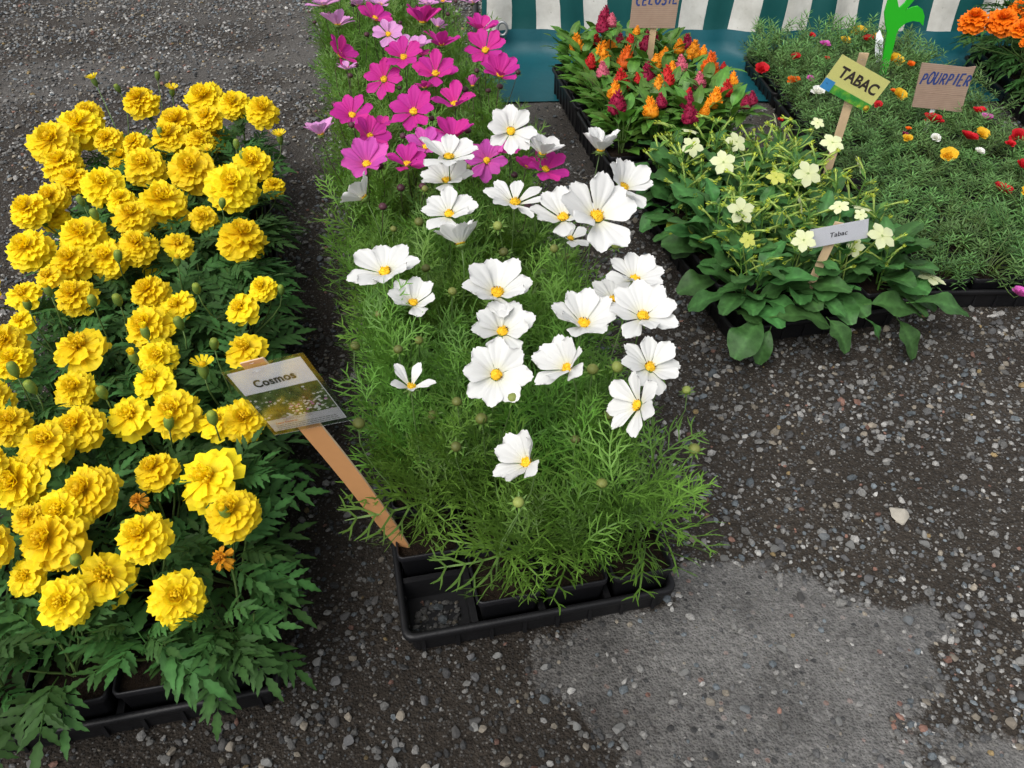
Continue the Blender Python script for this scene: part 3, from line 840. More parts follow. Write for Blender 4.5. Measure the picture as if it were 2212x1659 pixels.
PF = [('lightpink',300,40,240,0,0,8),('lightpink',400,180,255,-18,4,16),('lightpink',690,40,210,0,5,16),('magenta',655,135,240,20,22,14),('lightpink',750,240,210,40,0,6),
      ('magenta',985,165,285,-10,6,30),('lightpink',1090,190,130,-40,15,18),('lightpink',1020,35,160,10,0,12),('lightpink',1125,15,160,0,0,12),('lightpink',1330,25,180,-10,0,10),
      ('magenta',1390,212,240,12,8,22),('magenta',1420,352,285,35,0,8),('magenta',410,385,250,22,48,18),('magenta',855,402,270,28,0,12),('magenta',1115,320,270,-12,2,18),
      ('magenta',975,385,130,0,10,14),('magenta',1075,517,310,24,8,12),('magenta',720,552,255,42,0,4),('magenta',1520,527,290,14,12,26),('lightpink',465,480,150,-10,0,10),
      ('magenta',1000,610,170,-10,0,12),('pink',1330,600,140,-25,0,52),('magenta',925,777,320,34,0,8),('magenta',1210,730,320,4,0,14),('magenta',500,802,280,26,4,14),
      ('lightpink',285,935,250,-4,-6,28),('magenta',620,947,280,30,28,12),('magenta',695,872,160,10,10,12),('pink',600,1142,345,24,4,18),('magenta',880,1140,290,20,2,18),
      ('pink',1010,1022,280,18,0,14),('magenta',1200,962,330,4,0,20),('pink',1430,1110,270,60,0,8),('magenta',1590,1050,200,16,0,12),('magenta',1700,1160,190,10,10,14),('magenta',1830,1177,300,14,20,6),
      ('lightpink',830,-90,220,10,0,10),('lightpink',520,-60,220,10,0,10),('pink',1120,-110,220,10,0,10),('magenta',900,-160,220,10,0,10),('lightpink',540,40,130,-10,0,20),('lightpink',880,300,170,0,0,12),('lightpink',960,330,200,5,0,12)]
def z4(zx, zy): return (700+zx/2.765)/1.15732, (zy/2.765)/1.15732
for (kd, zx, zy, dz, tv, ts, cup) in PF:
    px, py = z4(zx, zy); z = rnd.uniform(.42, .47)
    if zy > 820: z = rnd.uniform(.40, .43)
    p = at(px, py, z); q = nearest(pink_pots, p)
    cosmos_flower(q, p, size(p, dz/2.765/1.15732), facing(tv, ts), kd, cup, 8, False, 'dark_stem')
for zx, zy in [(825,610),(850,940),(1280,620),(1520,600),(1645,500),(525,450),(375,720),(835,1300),(710,1430),(1715,1430),(1050,820),(495,865),(600,240),(830,160),(1160,100),(1440,630),(1300,905),(1620,1210),(1250,870),(505,35),(945,50),(340,95),(240,155),(690,1150),(985,1290),(1360,490),(485,525),(1215,10)]:
    px, py = z4(zx, zy); p = at(px, py, rnd.uniform(.38, .44)); q = nearest(pink_pots, p); n = facing(rnd.uniform(-20, 30), rnd.uniform(-20, 20)); rad = rnd.uniform(.0065, .0088)
    put('bud', BUDW[0], q.t, rel(q, T(p) @ toward(n) @ RZ(rnd.uniform(0, 6)) @ S(rad)))
    stem_to(q, p-n*rad*.5, n, .001, M['dark_stem'])
tray(cos_blocks[0], 'black plastic tray with one empty cell, holding white cosmos')
tray(cos_blocks[1], 'black tray between white and pink cosmos, butted against the empty-celled tray')
tray(cos_blocks[2], 'black tray under the deep pink cosmos, third from the empty cell')
tray(cos_blocks[3], 'black tray under the pale pink cosmos, fourth from the empty cell')

# ------------------------------------------------------------------ marigolds
def marigold_head(seed, open_=False, wilt=False):
    rg = random.Random(seed); mb = MB()
    # (petals, reach, width, elevation, height of the ring)
    rings = [(13, .54, .31, -16, .02), (13, .52, .30, 0, .07), (12, .46, .28, 13, .11), (12, .38, .25, 26, .15), (10, .29, .22, 40, .18), (9, .21, .18, 54, .21), (6, .14, .14, 70, .23)]
    if open_: rings = [(8, .54, .38, -10, .0), (8, .47, .34, 6, .03), (7, .36, .28, 16, .05), (9, .22, .13, 42, .06), (9, .17, .11, 60, .07), (6, .12, .09, 78, .08)]
    if wilt: rings = [(7, .46, .2, -50, .0), (7, .36, .17, -10, .04), (9, .24, .12, 35, .06), (7, .18, .1, 65, .08)]
    for ri, (n, re, wd0, el, z0) in enumerate(rings):
        for k in range(n):
            a = 2*math.pi*(k+rg.uniform(-.28, .28))/n+ri*1.7
            wd = wd0*rg.uniform(.85, 1.2); ll = re*rg.uniform(.86, 1.08); e = R(el+rg.uniform(-10, 10))
            g = rg.uniform(.94, 1.06); V = []; C = []; nu, nv = 6, 5
            rot = RZ(a) @ T((.02, 0, z0)) @ RY(-e) @ RX(rg.uniform(-.28, .28)); ph_ = rg.uniform(0, 6); fr = rg.uniform(4.5, 7)
            for j in range(nv):
                t = j/(nv-1)
                for i in range(nu):
                    u = 2*i/(nu-1)-1
                    x = ll*t*(1-.10*u*u+.06*math.cos(u*fr+ph_)*t); y = u*wd*.5*(.28+.72*min(1, t*1.25))
                    z = .035*math.cos(u*fr+ph_)*t*t+(-.20*ll*t*t if el < 30 else .04*t)+.05*u*u*t+rg.uniform(-.008, .008)
                    V.append(rot @ Vector((x, y, z)))
                    b = t**.7; C.append((g*(.90+.10*b), g*(.76+.24*b), .5+.5*b))
            mb.grid(V, nu, nv, cols=C)
    for k in range(26 if open_ or wilt else 12):
        a = rg.uniform(0, 6.28); rr = rg.uniform(0, .13 if open_ else .08); z0 = .16 if open_ or wilt else .34
        mb.tube([(rr*math.cos(a), rr*math.sin(a), z0-.08), (rr*math.cos(a)*1.5, rr*math.sin(a)*1.5, z0+.06*rg.random()+.04)], [.022, .030], 4, (.95, .80, .6))
    return mb
MH = {}
for mk in ('mari', 'orange'):
    MH[mk] = [marigold_head(i+1).mesh('flower', M[mk]) for i in range(6)]
MHO = [marigold_head(i+40, True).mesh('flower', M['mari']) for i in range(4)]
MHW = [marigold_head(i+60, False, True).mesh('flower', M['wilt']) for i in range(2)]
def mcalyx(half):
    mb = MB()
    n = 12; prof = [(.10, -.95), (.13, -.7), (.24, -.4), (.27, -.15), (.25, .0)]
    V = []
    for r_, z in prof:
        for k in range(n):
            rr = r_*(1+.06*(-1)**k); a = 6.283*k/n; V.append((rr*math.cos(a), rr*math.sin(a), z))
    mb.add(V, [(i*n+k, i*n+(k+1) % n, (i+1)*n+(k+1) % n, (i+1)*n+k) for i in range(len(prof)-1) for k in range(n)], (.9, 1, .7))
    return mb
MCAL = mcalyx(0).mesh('calyx', M['calyx'])
def mbud(stage):
    mb = MB(); n = 10
    prof = [(.12, -1.0), (.30, -.75), (.62, -.3), (.72, .2), (.64, .7), (.50, .95), (.30, 1.05), (.05, 1.08)]
    V = []; C = []
    for i, (r_, z) in enumerate(prof):
        for k in range(n*2):
            rr = r_*(1+.05*(-1)**k); a = 6.283*k/(2*n); V.append((rr*math.cos(a), rr*math.sin(a), z))
            C.append((1, 1, .8) if i < 5 else (1.6, 1.3, .6))
    m_ = 2*n
    mb.add(V, [(i*m_+k, i*m_+(k+1) % m_, (i+1)*m_+(k+1) % m_, (i+1)*m_+k) for i in range(len(prof)-1) for k in range(m_)]+[tuple(range((len(prof)-1)*m_, len(prof)*m_))], cols=C)
    rg = random.Random(stage)
    if stage:
        for k in range(14 if stage == 2 else 9):
            a = 6.283*k/(14 if stage == 2 else 9)+rg.uniform(-.1, .1); sp = 1.15 if stage == 2 else .25
            r0 = .5 if stage == 2 else .3
            V = [Vector((r0, -.12, .8)), Vector((r0, .12, .8)), Vector((r0+sp*.6, .24, 1.3)), Vector((r0+sp, .2, 1.5+.1*rg.random())), Vector((r0+sp, -.2, 1.5)), Vector((r0+sp*.6, -.24, 1.3))]
            mb.add([RZ(a) @ v for v in V], [(0, 1, 2, 5), (5, 2, 3, 4)], (.95, .95, .8), 1)
        mb.lathe([(.5, .9), (.45, 1.25), (.1, 1.35)], 8, (.9, .75, .6), mi=1)
    return mb.mesh('bud', [M['calyx'], M['mari']])
MBUD = [mbud(i) for i in range(3)]
def leaflet(mb, M4, L_, W_, rg, col):
    nv = 9; V = []; C = []
    for j in range(nv):
        t = j/(nv-1); wv = W_*.5*math.sin(math.pi*min(1, t**.72*.97+.03))**.9
        wv *= (1.2 if j % 2 else .82) if 0 < j < nv-1 else 1
        x = L_*(t-(.03 if j % 2 == 0 else 0)); z = -.16*L_*t*t
        V += [M4 @ Vector((x-.02*L_, -wv, z+.25*wv)), M4 @ Vector((L_*t, 0, z)), M4 @ Vector((x-.02*L_, wv, z+.25*wv))]
        e = rg.uniform(.92, 1.06); C += [(col*e,)*3, (col*1.25,)*3, (col*e,)*3]
    mb.grid(V, 3, nv, cols=C)
def marigold_leaf(seed):
    rg = random.Random(seed); mb = MB(); L_ = .092
    k = rg.uniform(.15, .45)
    rp = lambda t: Vector((L_*t, 0, L_*(k*t-(k+.28)*t*t)))
    mb.tube([rp(i/5) for i in range(6)], [.0012]*5+[.0006], 4, (1.3, 1.3, 1.1), False)
    npair = rg.choice((4, 4, 5))
    for i in range(npair):
        t = .24+.70*i/(npair-.4); p = rp(t); sl = -k+2*(k+.28)*t
        for sg in (-1, 1):
            a = sg*R(rg.uniform(44, 60)-10*t)
            l = .039*(.60+.55*math.sin(math.pi*(.18+.62*t)))*rg.uniform(.85, 1.12)
            leaflet(mb, T(p+Vector((rg.uniform(-.002, .002), 0, 0))) @ RY(sl*.8) @ RZ(a) @ RX(rg.uniform(-.4, .4)) @ RY(rg.uniform(-.25, .3)), l, l*rg.uniform(.29, .36), rg, rg.uniform(.85, 1.12))
    leaflet(mb, T(rp(1)) @ RY(.5), .046, .0145, rg, 1.0)
    return mb.mesh('leaf', M['mleaf'])
ML = [marigold_leaf(i) for i in range(7)]
def marigold_plant(q, dirs=None, H=.15, n=15):
    o = q.t
    mb = MB()
    tips = []
    for i in range(5):
        a = rnd.uniform(0, 6.28) if i else 0; rr = rnd.uniform(.02, .05) if i else .006; h = H*rnd.uniform(.75, 1.1)
        e = Vector((math.cos(a)*rr, math.sin(a)*rr, .066+h)); tips.append(e)
        mb.tube(bez(Vector((0, 0, .064)), Vector((0, 0, .09)), e-Vector((0, 0, .05)), e, 4), .0017, 4, cap=False)
    put('stem', mb.mesh('stem', M['mstem']), o)
    for i in range(n):
        a = rnd.uniform(0, 6.28); f = (i+.5)/n
        z = .066+H*(.15+.95*f)*rnd.uniform(.9, 1.08); rr = rnd.uniform(.004, .03)
        el = R(rnd.uniform(0, 30)+30*f); s_ = rnd.uniform(.72, 1.0)*(1.05-.25*f)
        if dirs and q.r == 0 and math.sin(a) < 0: s_ *= .86; el += .25
        put('leaf', ML[rnd.randrange(7)], o, T((rr*math.cos(a), rr*math.sin(a), z)) @ RZ(a) @ RY(-el) @ RX(rnd.uniform(-.4, .4)) @ S(s_))
    if dirs:
        for ang, cnt in dirs:
            for k in range(cnt):
                a = ang+rnd.uniform(-.75, .75); z = .066+rnd.uniform(.03, .09); el = R(rnd.uniform(-20, 20))
                put('leaf', ML[rnd.randrange(7)], o, T((math.cos(a)*.03, math.sin(a)*.03, z)) @ RZ(a) @ RY(-el) @ RX(rnd.uniform(-.4, .4)) @ S(rnd.uniform(.8, 1.0)))
mrows = sum(b.nr for b in mar_blocks)
def mlabel(q): return f"yellow marigold, {ORD[q.r]} row from the open gravel end, {ORD[3-q.c]} pot from the cosmos aisle"
mp = make_pots('marigold', mar_blocks, 'potted_marigold', mlabel, 'potted plant', 'yellow marigold pots standing in the trays')
for q in mp:
    d = []
    if q.r == 0: d.append((math.atan2(-q.b.u.y, -q.b.u.x), 2))
    if q.c == 3: d.append((math.atan2(q.b.v.y, q.b.v.x), 1))
    if q.c == 0: d.append((math.atan2(-q.b.v.y, -q.b.v.x), 2))
    marigold_plant(q, d, H=.112 if q.r > 1 else .085, n=15 if q.r else 12)
def marigold_flower(q, p, D, n, me, petm=None):
    n = Vector(n).normalized()
    fl = put('flower', me, q.t, rel(q, T(p-n*D*.12) @ toward(n) @ RZ(rnd.uniform(0, 6.28)) @ S(D*.94)))
    put('calyx', MCAL, fl, T((0, 0, .0)) @ S(.62))
    stem_to(q, p-n*D*.62, n, .0018, M['mstem'])
MF = [(300,215,78),(110,305,104),(170,270,98),(190,243,62),(230,300,64),(290,308,58),(440,210,88),(503,222,70),(567,236,72),(380,265,95),(447,252,64),(365,292,80),(465,298,54),
      (130,350,84),(158,385,74),(220,397,92),(310,355,88),(412,362,104),(545,350,84),(500,398,108),(350,432,108),(110,425,72),(58,450,86),(283,465,84),(58,535,98),(175,505,98),(150,562,88),
      (230,555,88),(295,528,84),(383,522,74,1),(522,507,104),(100,593,62,1),(45,630,78,1),(160,635,88),(320,627,84),(565,620,60),(378,655,80,1),(515,662,82,1),(40,690,64,1),(315,705,104),
      (165,742,120,1),(10,735,84),(25,778,84),(340,770,82),(525,748,90,1),(160,838,88),(325,815,94,1),(275,893,108,1),(372,888,108),(20,912,92),(165,920,104),(462,905,88,1),(525,905,98),
      (100,955,114),(332,1013,94),(440,1028,146,1),(35,1040,130),(185,1060,124),(130,1105,120),(500,1105,118),(105,1165,144),(62,1118,78),(305,1155,116),(225,1240,130,1),(135,1300,112),
      (383,1290,122),(50,1245,86,1),(295,1080,64,2),(475,1205,80,2),(-30,860,100),(-40,1180,110),(-60,620,90),(-50,1010,110),(440,470,60),(330,560,64,1),(430,300,60),(262,340,60),(590,400,50),(120,470,60),(260,430,64)]
for e in MF:
    px, py, dpx = e[:3]; k = e[3] if len(e) > 3 else 0
    z = rnd.uniform(.245, .28) if py > 500 else rnd.uniform(.26, .305)
    if py > 1180: z = rnd.uniform(.21, .235)
    if (px, py) in ((465,298),(440,470),(330,560),(430,300),(262,340),(590,400),(120,470),(260,430)): z -= .04
    p = at(px, py, z); q = nearest(mp, p)
    me = (MH['mari'], MHO, MHW)[k][rnd.randrange((6, 4, 2)[k])]
    marigold_flower(q, p, size(p, dpx), facing(rnd.uniform(8, 38), rnd.uniform(-16, 16)), me)
for (px, py, st) in [(340,165,0),(255,192,0),(205,178,2),(372,200,2),(207,262,0),(605,302,2),(345,285,0),(510,312,0),(450,332,2),(320,515,0),(383,565,2),(255,650,0),(105,630,1),(425,625,0),(607,628,0),(68,838,0),
                     (222,850,0),(388,700,0),(315,720,1),(290,775,1),(463,745,0),(365,915,1),(487,1108,1),(205,465,0),(200,652,0),(175,435,0),(30,800,0),(480,440,0),(440,803,2),(255,555,0),(525,340,0),(165,1212,0),(275,1140,0),(60,660,1),(460,905,0)]:
    p = at(px, py, rnd.uniform(.265, .30) if py < 1050 else .26); q = nearest(mp, p); n = facing(rnd.uniform(-8, 14), rnd.uniform(-14, 14)); rad = rnd.uniform(.0095, .012)
    put('bud', MBUD[st], q.t, rel(q, T(p) @ toward(n) @ S(rad, rad, rad*1.25)))
    stem_to(q, p-n*rad*1.1, n, .0016, M['mstem'])
tray(mar_blocks[0], 'black plastic tray of yellow marigolds at the open gravel end')
tray(mar_blocks[1], 'middle black plastic tray of the yellow marigold row')
tray(mar_blocks[2], 'short black tray of yellow marigolds at the bud-topped end of the row')

# orange marigolds by the striped cloth
def olabel(q): return f"orange marigold, {ORD[q.r]} row towards the striped cloth, {ORD[q.c]} pot from the purslane mat"
op = make_pots('orange', [ora_block], 'potted_orange_marigold', olabel, 'potted plant', 'orange marigold pots by the striped cloth')
for q in op:
    marigold_plant(q, [(math.pi, 4)] if q.c == 0 else ([(-math.pi/2, 3)] if q.r == 0 else None), H=.20, n=16)
def z8(zx, zy): return (1800+zx/2.91)/1.15732, (zy/2.91)/1.15732
for zx, zy, dz in [(1850,130,205),(2060,140,215),(2185,205,130),(2180,50,140),(2225,300,80),(2300,130,180),(2330,330,150),(2400,520,150)]:
    px, py = z8(zx, zy); p = at(px, py, .30); q = nearest(op, p)
    marigold_flower(q, p, size(p, dz/2.91/1.15732), facing(rnd.uniform(10, 35), rnd.uniform(-15, 10)), MH['orange'][rnd.randrange(6)])
tray(ora_block, 'black plastic tray holding the orange marigolds')

# ------------------------------------------------------------------ celosia
def simple_leaf(seed, L_, W_, mat, name='leaf', wavy=.05, nv=9, peak=.45, vein=1.35, droop=.35, petiole=.12, blunt=.8):
    rg = random.Random(seed); mb = MB(); V = []; C = []; nu = 7
    ph1, ph2 = rg.uniform(0, 6), rg.uniform(0, 6); fold = rg.uniform(.1, .3)
    for j in range(nv):
        t = j/(nv-1)
        s_ = t**(math.log(.5)/math.log(peak)); wv = W_*.5*max(.015, math.sin(math.pi*min(s_, 1))**blunt)
        if t > .97: wv = W_*(.03 if blunt > .7 else .16)
        for i in range(nu):
            u = 2*i/(nu-1)-1
            z = L_*(.22*t-droop*t*t)+fold*abs(u)*wv+wavy*W_*(math.sin(7*t+ph1)*u+.6*math.sin(13*t+ph2)*abs(u))*math.sin(math.pi*t)
            z += .012*W_*math.cos(t*40+abs(u)*6)*(1-abs(u))
            V.append((L_*(petiole+t), u*wv, z)); g = rg.uniform(.93, 1.07)*(vein if i == nu//2 else 1)*(1+.07*math.cos(t*38-abs(u)*7))
            C.append((g, g, g))
    mb.grid(V, nu, nv, cols=C)
    mb.tube([(0, 0, -.02*L_), (L_*petiole*1.05, 0, 0)], .0016, 4, (1.3, 1.3, 1), False)
    return mb.mesh(name, mat)
CLF = [simple_leaf(i, .062+.006*i, .030+.003*(i % 3), M['cleaf'], droop=.45, peak=.42) for i in range(4)]
CLR = [simple_leaf(10+i, .060, .036, M['cleaf'], droop=.4, peak=.45) for i in range(2)]
def plume(seed, branchy=False):
    rg = random.Random(seed); mb = MB(); n = 12; m_ = 12; V = []; C = []
    for j in range(m_):
        t = j/(m_-1); r_ = .31*math.sin(math.pi*min(1, .08+.92*t**.5))**1.05 if t < 1 else .004
        for k in range(n):
            a = 6.283*(k+.5*(j % 2))/n; e = 1+rg.uniform(-.25, .3)
            V.append((r_*e*math.cos(a), r_*e*math.sin(a), t+rg.uniform(-.03, .03))); g = rg.uniform(.7, 1.15); C.append((g, g, g))
    mb.add(V, [(j*n+k, j*n+(k+1) % n, (j+1)*n+(k+1) % n, (j+1)*n+k) for j in range(m_-1) for k in range(n)], cols=C)
    for i in range(90):
        t = rg.uniform(.05, .95); a = rg.uniform(0, 6.28); r_ = .31*math.sin(math.pi*min(1, .08+.92*t**.5))**1.05
        p = Vector((r_*math.cos(a)*.9, r_*math.sin(a)*.9, t)); d = Vector((math.cos(a)*.6, math.sin(a)*.6, 1)).normalized()
        mb.tube([p, p+d*.07, p+d*.14], [.028, .026, .004], 4, (rg.uniform(.8, 1.3),)*3, False)
    return mb
PLM = {c: [plume(i).mesh('plume', M['plum_'+c]) for i in range(3)] for c in 'orckf'}
def cellabel(q): return f"celosia plant, {ORD[q.r]} row from the tobacco tray, {ORD[q.c]} pot from the cosmos aisle"
cq = make_pots('celosia', cel_blocks, 'potted_celosia', cellabel, 'potted plant', 'celosia pots standing in the crates', zoff=.028)
for q in cq:
    mb = MB()
    for i in range(3):
        a = rnd.uniform(0, 6.28); mb.tube([(0, 0, .06), (math.cos(a)*.012, math.sin(a)*.012, .13), (math.cos(a)*.03, math.sin(a)*.03, .19)], .0022, 4, cap=False)
    put('stem', mb.mesh('stem', M['mstem']), q.t)
    nlf = 26
    for i in range(nlf):
        f = (i+.5)/nlf; a = i*2.4+rnd.uniform(-.5, .5); rr = .008+.024*rnd.random(); low = f < .45
        put('leaf', (CLR if low else CLF)[rnd.randrange(2 if low else 4)], q.t, T((rr*math.cos(a), rr*math.sin(a), .072+.115*f)) @ RZ(a) @ RY(-R(rnd.uniform(8, 30)+30*f)) @ RX(rnd.uniform(-.3, .3)) @ S(rnd.uniform(.9, 1.25)))
def z7(zx, zy): return (1200+zx/3.16)/1.15732, (zy/3.16)/1.15732
for c, zx, zy, hz in [('o',765,345,125),('r',910,310,90),('o',965,420,150),('o',1035,370,115),('c',1100,330,100),('r',1190,330,100),('c',1320,335,130),('c',1375,320,100),('f',1155,460,150),('r',872,490,105),('k',970,560,110),('c',1325,575,125),
                      ('o',1390,490,95),('o',1455,435,95),('c',985,115,100),('c',965,190,110),('k',1040,165,90),('o',1575,370,95),('c',1635,340,110),('o',1690,400,125),('o',1765,405,70),('o',1515,540,85),('k',1590,510,110),('f',1820,510,150),
                      ('r',1475,610,135),('k',1735,640,110),('r',1115,645,155),('o',1405,680,125),('o',1065,720,125),('c',1085,815,155),('o',1345,850,135),('c',1430,800,100),('o',1995,640,110),('r',1950,700,115),('o',1855,780,135),
                      ('o',1780,870,85),('c',1645,800,115),('c',1660,900,140),('c',2150,780,90),('c',2100,810,90),('o',1240,240,60),('r',1240,620,70),('r',1650,730,60),('r',1925,520,50)]:
    px, py = z7(zx, zy); zc = .245 if zy > 240 else .34
    p = at(px, py, zc); q = nearest(cq, p); h = size(p, hz/3.16/1.15732)*1.12; n = facing(rnd.uniform(-8, 8), rnd.uniform(-10, 10))
    b0 = p-n*h*.5
    put('plume', PLM[c][rnd.randrange(3)], q.t, rel(q, T(b0) @ toward(n) @ RZ(rnd.uniform(0, 6)) @ S(h*1.3, h*1.3, h*1.08)))
    stem_to(q, b0+n*h*.08, n, .0022, M['mstem'])
    for i in range(4):
        a = rnd.uniform(0, 6.28)
        put('leaf', CLF[rnd.randrange(4)], q.t, rel(q, T(b0-n*rnd.uniform(.004, .03)) @ RZ(a) @ RY(-R(rnd.uniform(-5, 22))) @ S(rnd.uniform(.7, 1.0))))
tray(cel_blocks[0], 'black ribbed crate of celosia backing onto the tobacco tray', .095)
tray(cel_blocks[1], 'black ribbed crate of celosia standing on the teal ground cloth', .095, .007)

# ------------------------------------------------------------------ flowering tobacco
TLF = [simple_leaf(50+i, .105+.008*i, .056+.006*(i % 3), M['tleaf'], wavy=.14, nv=14, peak=.6, vein=1.5, droop=.42, blunt=.6) for i in range(5)]
TLY = simple_leaf(70, .10, .062, M['tyleaf'], wavy=.05, nv=12, peak=.55, vein=1.4, droop=.3)
TSM = [simple_leaf(80+i, .058, .030, M['tleaf'], wavy=.16, nv=10, peak=.5, droop=.3, blunt=.7) for i in range(3)]
def tube_bud(mb, M4, L_, rg, open_=False):
    pts = [(0, 0, 0), (L_*.3, 0, .02*L_), (L_*.75, 0, .04*L_), (L_, 0, 0)]
    mb.tube([M4 @ Vector(p) for p in pts], [.0024, .0020, .0024, .0036], 6, (1, 1, .9))
    for k in range(5):
        a = 6.283*k/5; ca, sa = math.cos(a), math.sin(a)
        V = [(L_, .0022*ca, .0022*sa), (L_+.005, .0050*math.cos(a+.4), .0050*math.sin(a+.4)), (L_+.011, .005*ca, .005*sa), (L_+.005, .0050*math.cos(a-.4), .0050*math.sin(a-.4))]
        mb.add([M4 @ Vector(p) for p in V], [(0, 1, 2, 3)], (1.3, 1.15, .5))
        V = [(0, .003*ca, .003*sa), (.006, .0055*math.cos(a+.3), .0055*math.sin(a+.3)), (.016, .0045*ca, .0045*sa), (.006, .0055*math.cos(a-.3), .0055*math.sin(a-.3))]
        mb.add([M4 @ Vector(p) for p in V], [(0, 1, 2, 3)], (.5, .7, .5))
def stalk(seed):
    rg = random.Random(seed); mb = MB(); H = rg.uniform(.13, .17)
    lean = Vector((rg.uniform(-.03, .03), rg.uniform(-.03, .03), H))
    pts = [lean*t+Vector((0, 0, .0))*t for t in (0, .33, .66, 1)]
    mb.tube(pts, [.0028, .0024, .002, .0015], 5, (.35, .55, .4), False)
    for k in range(7):
        t = .40+.6*k/6; a = k*2.4+rg.uniform(-.5, .5); el = R(rg.uniform(5, 55))
        L_ = rg.uniform(.034, .055)*(1.1-.35*t) if rg.random() < .75 else rg.uniform(.01, .016)
        p = lean*t; st = Vector((math.cos(a)*.010, math.sin(a)*.010, .008))
        mb.tube([p, p+st], .0011, 4, (.55, .75, .5), False)
        tube_bud(mb, T(p+st) @ RZ(a) @ RY(-el), L_, rg)
        if k % 2 == 0:
            V = [Vector((0, 0, 0)), Vector((.012, .006, .004)), Vector((.028, 0, .004)), Vector((.012, -.006, .004))]
            mb.add([T(p) @ RZ(a+.5) @ RY(-.5) @ v for v in V], [(0, 1, 2, 3)], (.35, .55, .45))
    return mb.mesh('flower_stalk', M['tbud'])
STK = [stalk(i) for i in range(7)]
def star(seed):
    rg = random.Random(seed); mb = MB()
    for k in range(5):
        a = 6.283*k/5; nu, nv = 5, 5; V = []; C = []
        for j in range(nv):
            t = j/(nv-1)
            for i in range(nu):
                u = 2*i/(nu-1)-1; wv = (.07+.285*math.sin(math.pi*min(1, .02+t*.78))**1.2)*(1 if t < .72 else 1-.88*((t-.72)/.28)**1.2)
                V.append(RZ(a) @ Vector((.05+t*(.95-.03*u*u), u*wv, .06*t-.16*t*t*rg.uniform(.9, 1.1)+.03*abs(u)+(.02 if k % 2 else 0)))); g = 1-.05*rg.random(); C.append((g, g, g*(.85+.15*t)))
        mb.grid(V, nu, nv, cols=C)
    mb.lathe([(.13, -.02), (.09, .03), (.03, .03)], 8, (.45, .55, .3))
    return mb
STAR = [star(i).mesh('flower', M['lime']) for i in range(3)]; STARY = [star(9).mesh('flower', M['limey'])]
mb = MB(); mb.tube([(0, 0, -.0), (.02, 0, -.7), (.06, 0, -1.5)], [.10, .07, .09], 6); TTUBE = mb.mesh('flower_tube', M['tbud'])
def tlabel(q): return f"lime-white flowering tobacco, {ORD[q.r]} row from the white Tabac card's end, {ORD[q.c]} pot from cosmos aisle"
tp = make_pots('tobacco', [tob_block], 'potted_tobacco_plant', tlabel, 'potted plant', 'flowering tobacco pots standing in their tray')
for q in tp:
    for i in range(9):
        a = i*2.4+rnd.uniform(-.4, .4)+q.r; s_ = rnd.uniform(.7, 1.05)
        put('leaf', TLF[rnd.randrange(5)], q.t, T((math.cos(a)*.008, math.sin(a)*.008, .070+.006*i)) @ RZ(a) @ RY(-R(rnd.uniform(12, 45)+2*i)) @ RX(rnd.uniform(-.25, .25)) @ S(s_))
    for i in range(3 if q.r % 2 else 2):
        a = rnd.uniform(0, 6.28); rr = rnd.uniform(.005, .032)
        put('flower_stalk', STK[rnd.randrange(7)], q.t, T((math.cos(a)*rr, math.sin(a)*rr, .068)) @ RZ(rnd.uniform(0, 6.28)) @ S((rnd.uniform(.9, 1.15) if q.r < 4 else rnd.uniform(.95, 1.15)) if q.r else .8))
    for i in range(12):
        a = rnd.uniform(0, 6.28); rr = rnd.uniform(.005, .03)
        put('leaf', TSM[rnd.randrange(3)], q.t, T((math.cos(a)*rr, math.sin(a)*rr, rnd.uniform(.11, .19))) @ RZ(a) @ RY(-R(rnd.uniform(0, 55))) @ S(rnd.uniform(.7, 1.2)))
for q in tp:
    outs = ([math.atan2(-q.b.u.y, -q.b.u.x)]*3 if q.r == 0 else [])+([math.atan2(-q.b.v.y, -q.b.v.x)]*1 if q.c == 0 else [])+([math.atan2(q.b.v.y, q.b.v.x)]*2 if q.c == 3 else [])
    for i, a in enumerate(outs):
        a += rnd.uniform(-.8, .8)
        put('leaf', TLF[rnd.randrange(5)], q.t, T((math.cos(a)*.012, math.sin(a)*.012, .068+.009*(i % 5))) @ RZ(a) @ RY(-R(rnd.uniform(0, 28))) @ RX(rnd.uniform(-.3, .3)) @ S(rnd.uniform(.75, .95), rnd.uniform(.9, 1.15), .9))
def z1(zx, zy): return (1550+zx/2.458)/1.15732, (250+zy/2.458)/1.15732
for zx, zy, dz, tv, ts, y in [(430,190,105,-10,10,0),(445,285,130,38,0,0),(635,382,150,42,0,0),(715,258,130,36,15,0),(745,680,160,44,0,0),(1155,452,160,44,0,0),(1305,262,140,25,0,0),(960,475,115,20,0,1),(1110,640,120,15,70,0),(1350,655,115,10,-20,0),
                              (1490,665,125,-15,10,0),(1130,860,140,40,-15,0),(1610,835,175,30,10,0),(1440,910,120,30,-45,0),(1915,1095,160,-5,10,0),(785,860,95,45,0,1),(1470,400,110,15,65,0),(770,395,100,15,60,0),(1050,1085,70,30,0,1),(955,120,80,30,60,0),(1480,705,80,40,0,0),(1215,140,80,30,0,0)]:
    px, py = z1(zx, zy); z = .262 if zy < 900 else .20
    if zy > 1060: z = .14
    p = at(px, py, z); q = nearest(tp, p); n = facing(tv, ts); D = size(p, dz/2.458/1.15732)*1.14
    fl = put('flower', (STARY if y else STAR)[0 if y else rnd.randrange(3)], q.t, rel(q, T(p) @ toward(n) @ RZ(rnd.uniform(0, 6)) @ S(D/2)))
    put('flower_tube', TTUBE, fl)
    base = Vector((q.p.x+rnd.uniform(-.02, .02), q.p.y+rnd.uniform(-.02, .02), SOILZ+q.z))
    stem_to(q, p-n*D*.6, n, .0016, M['tbud'], base=base)
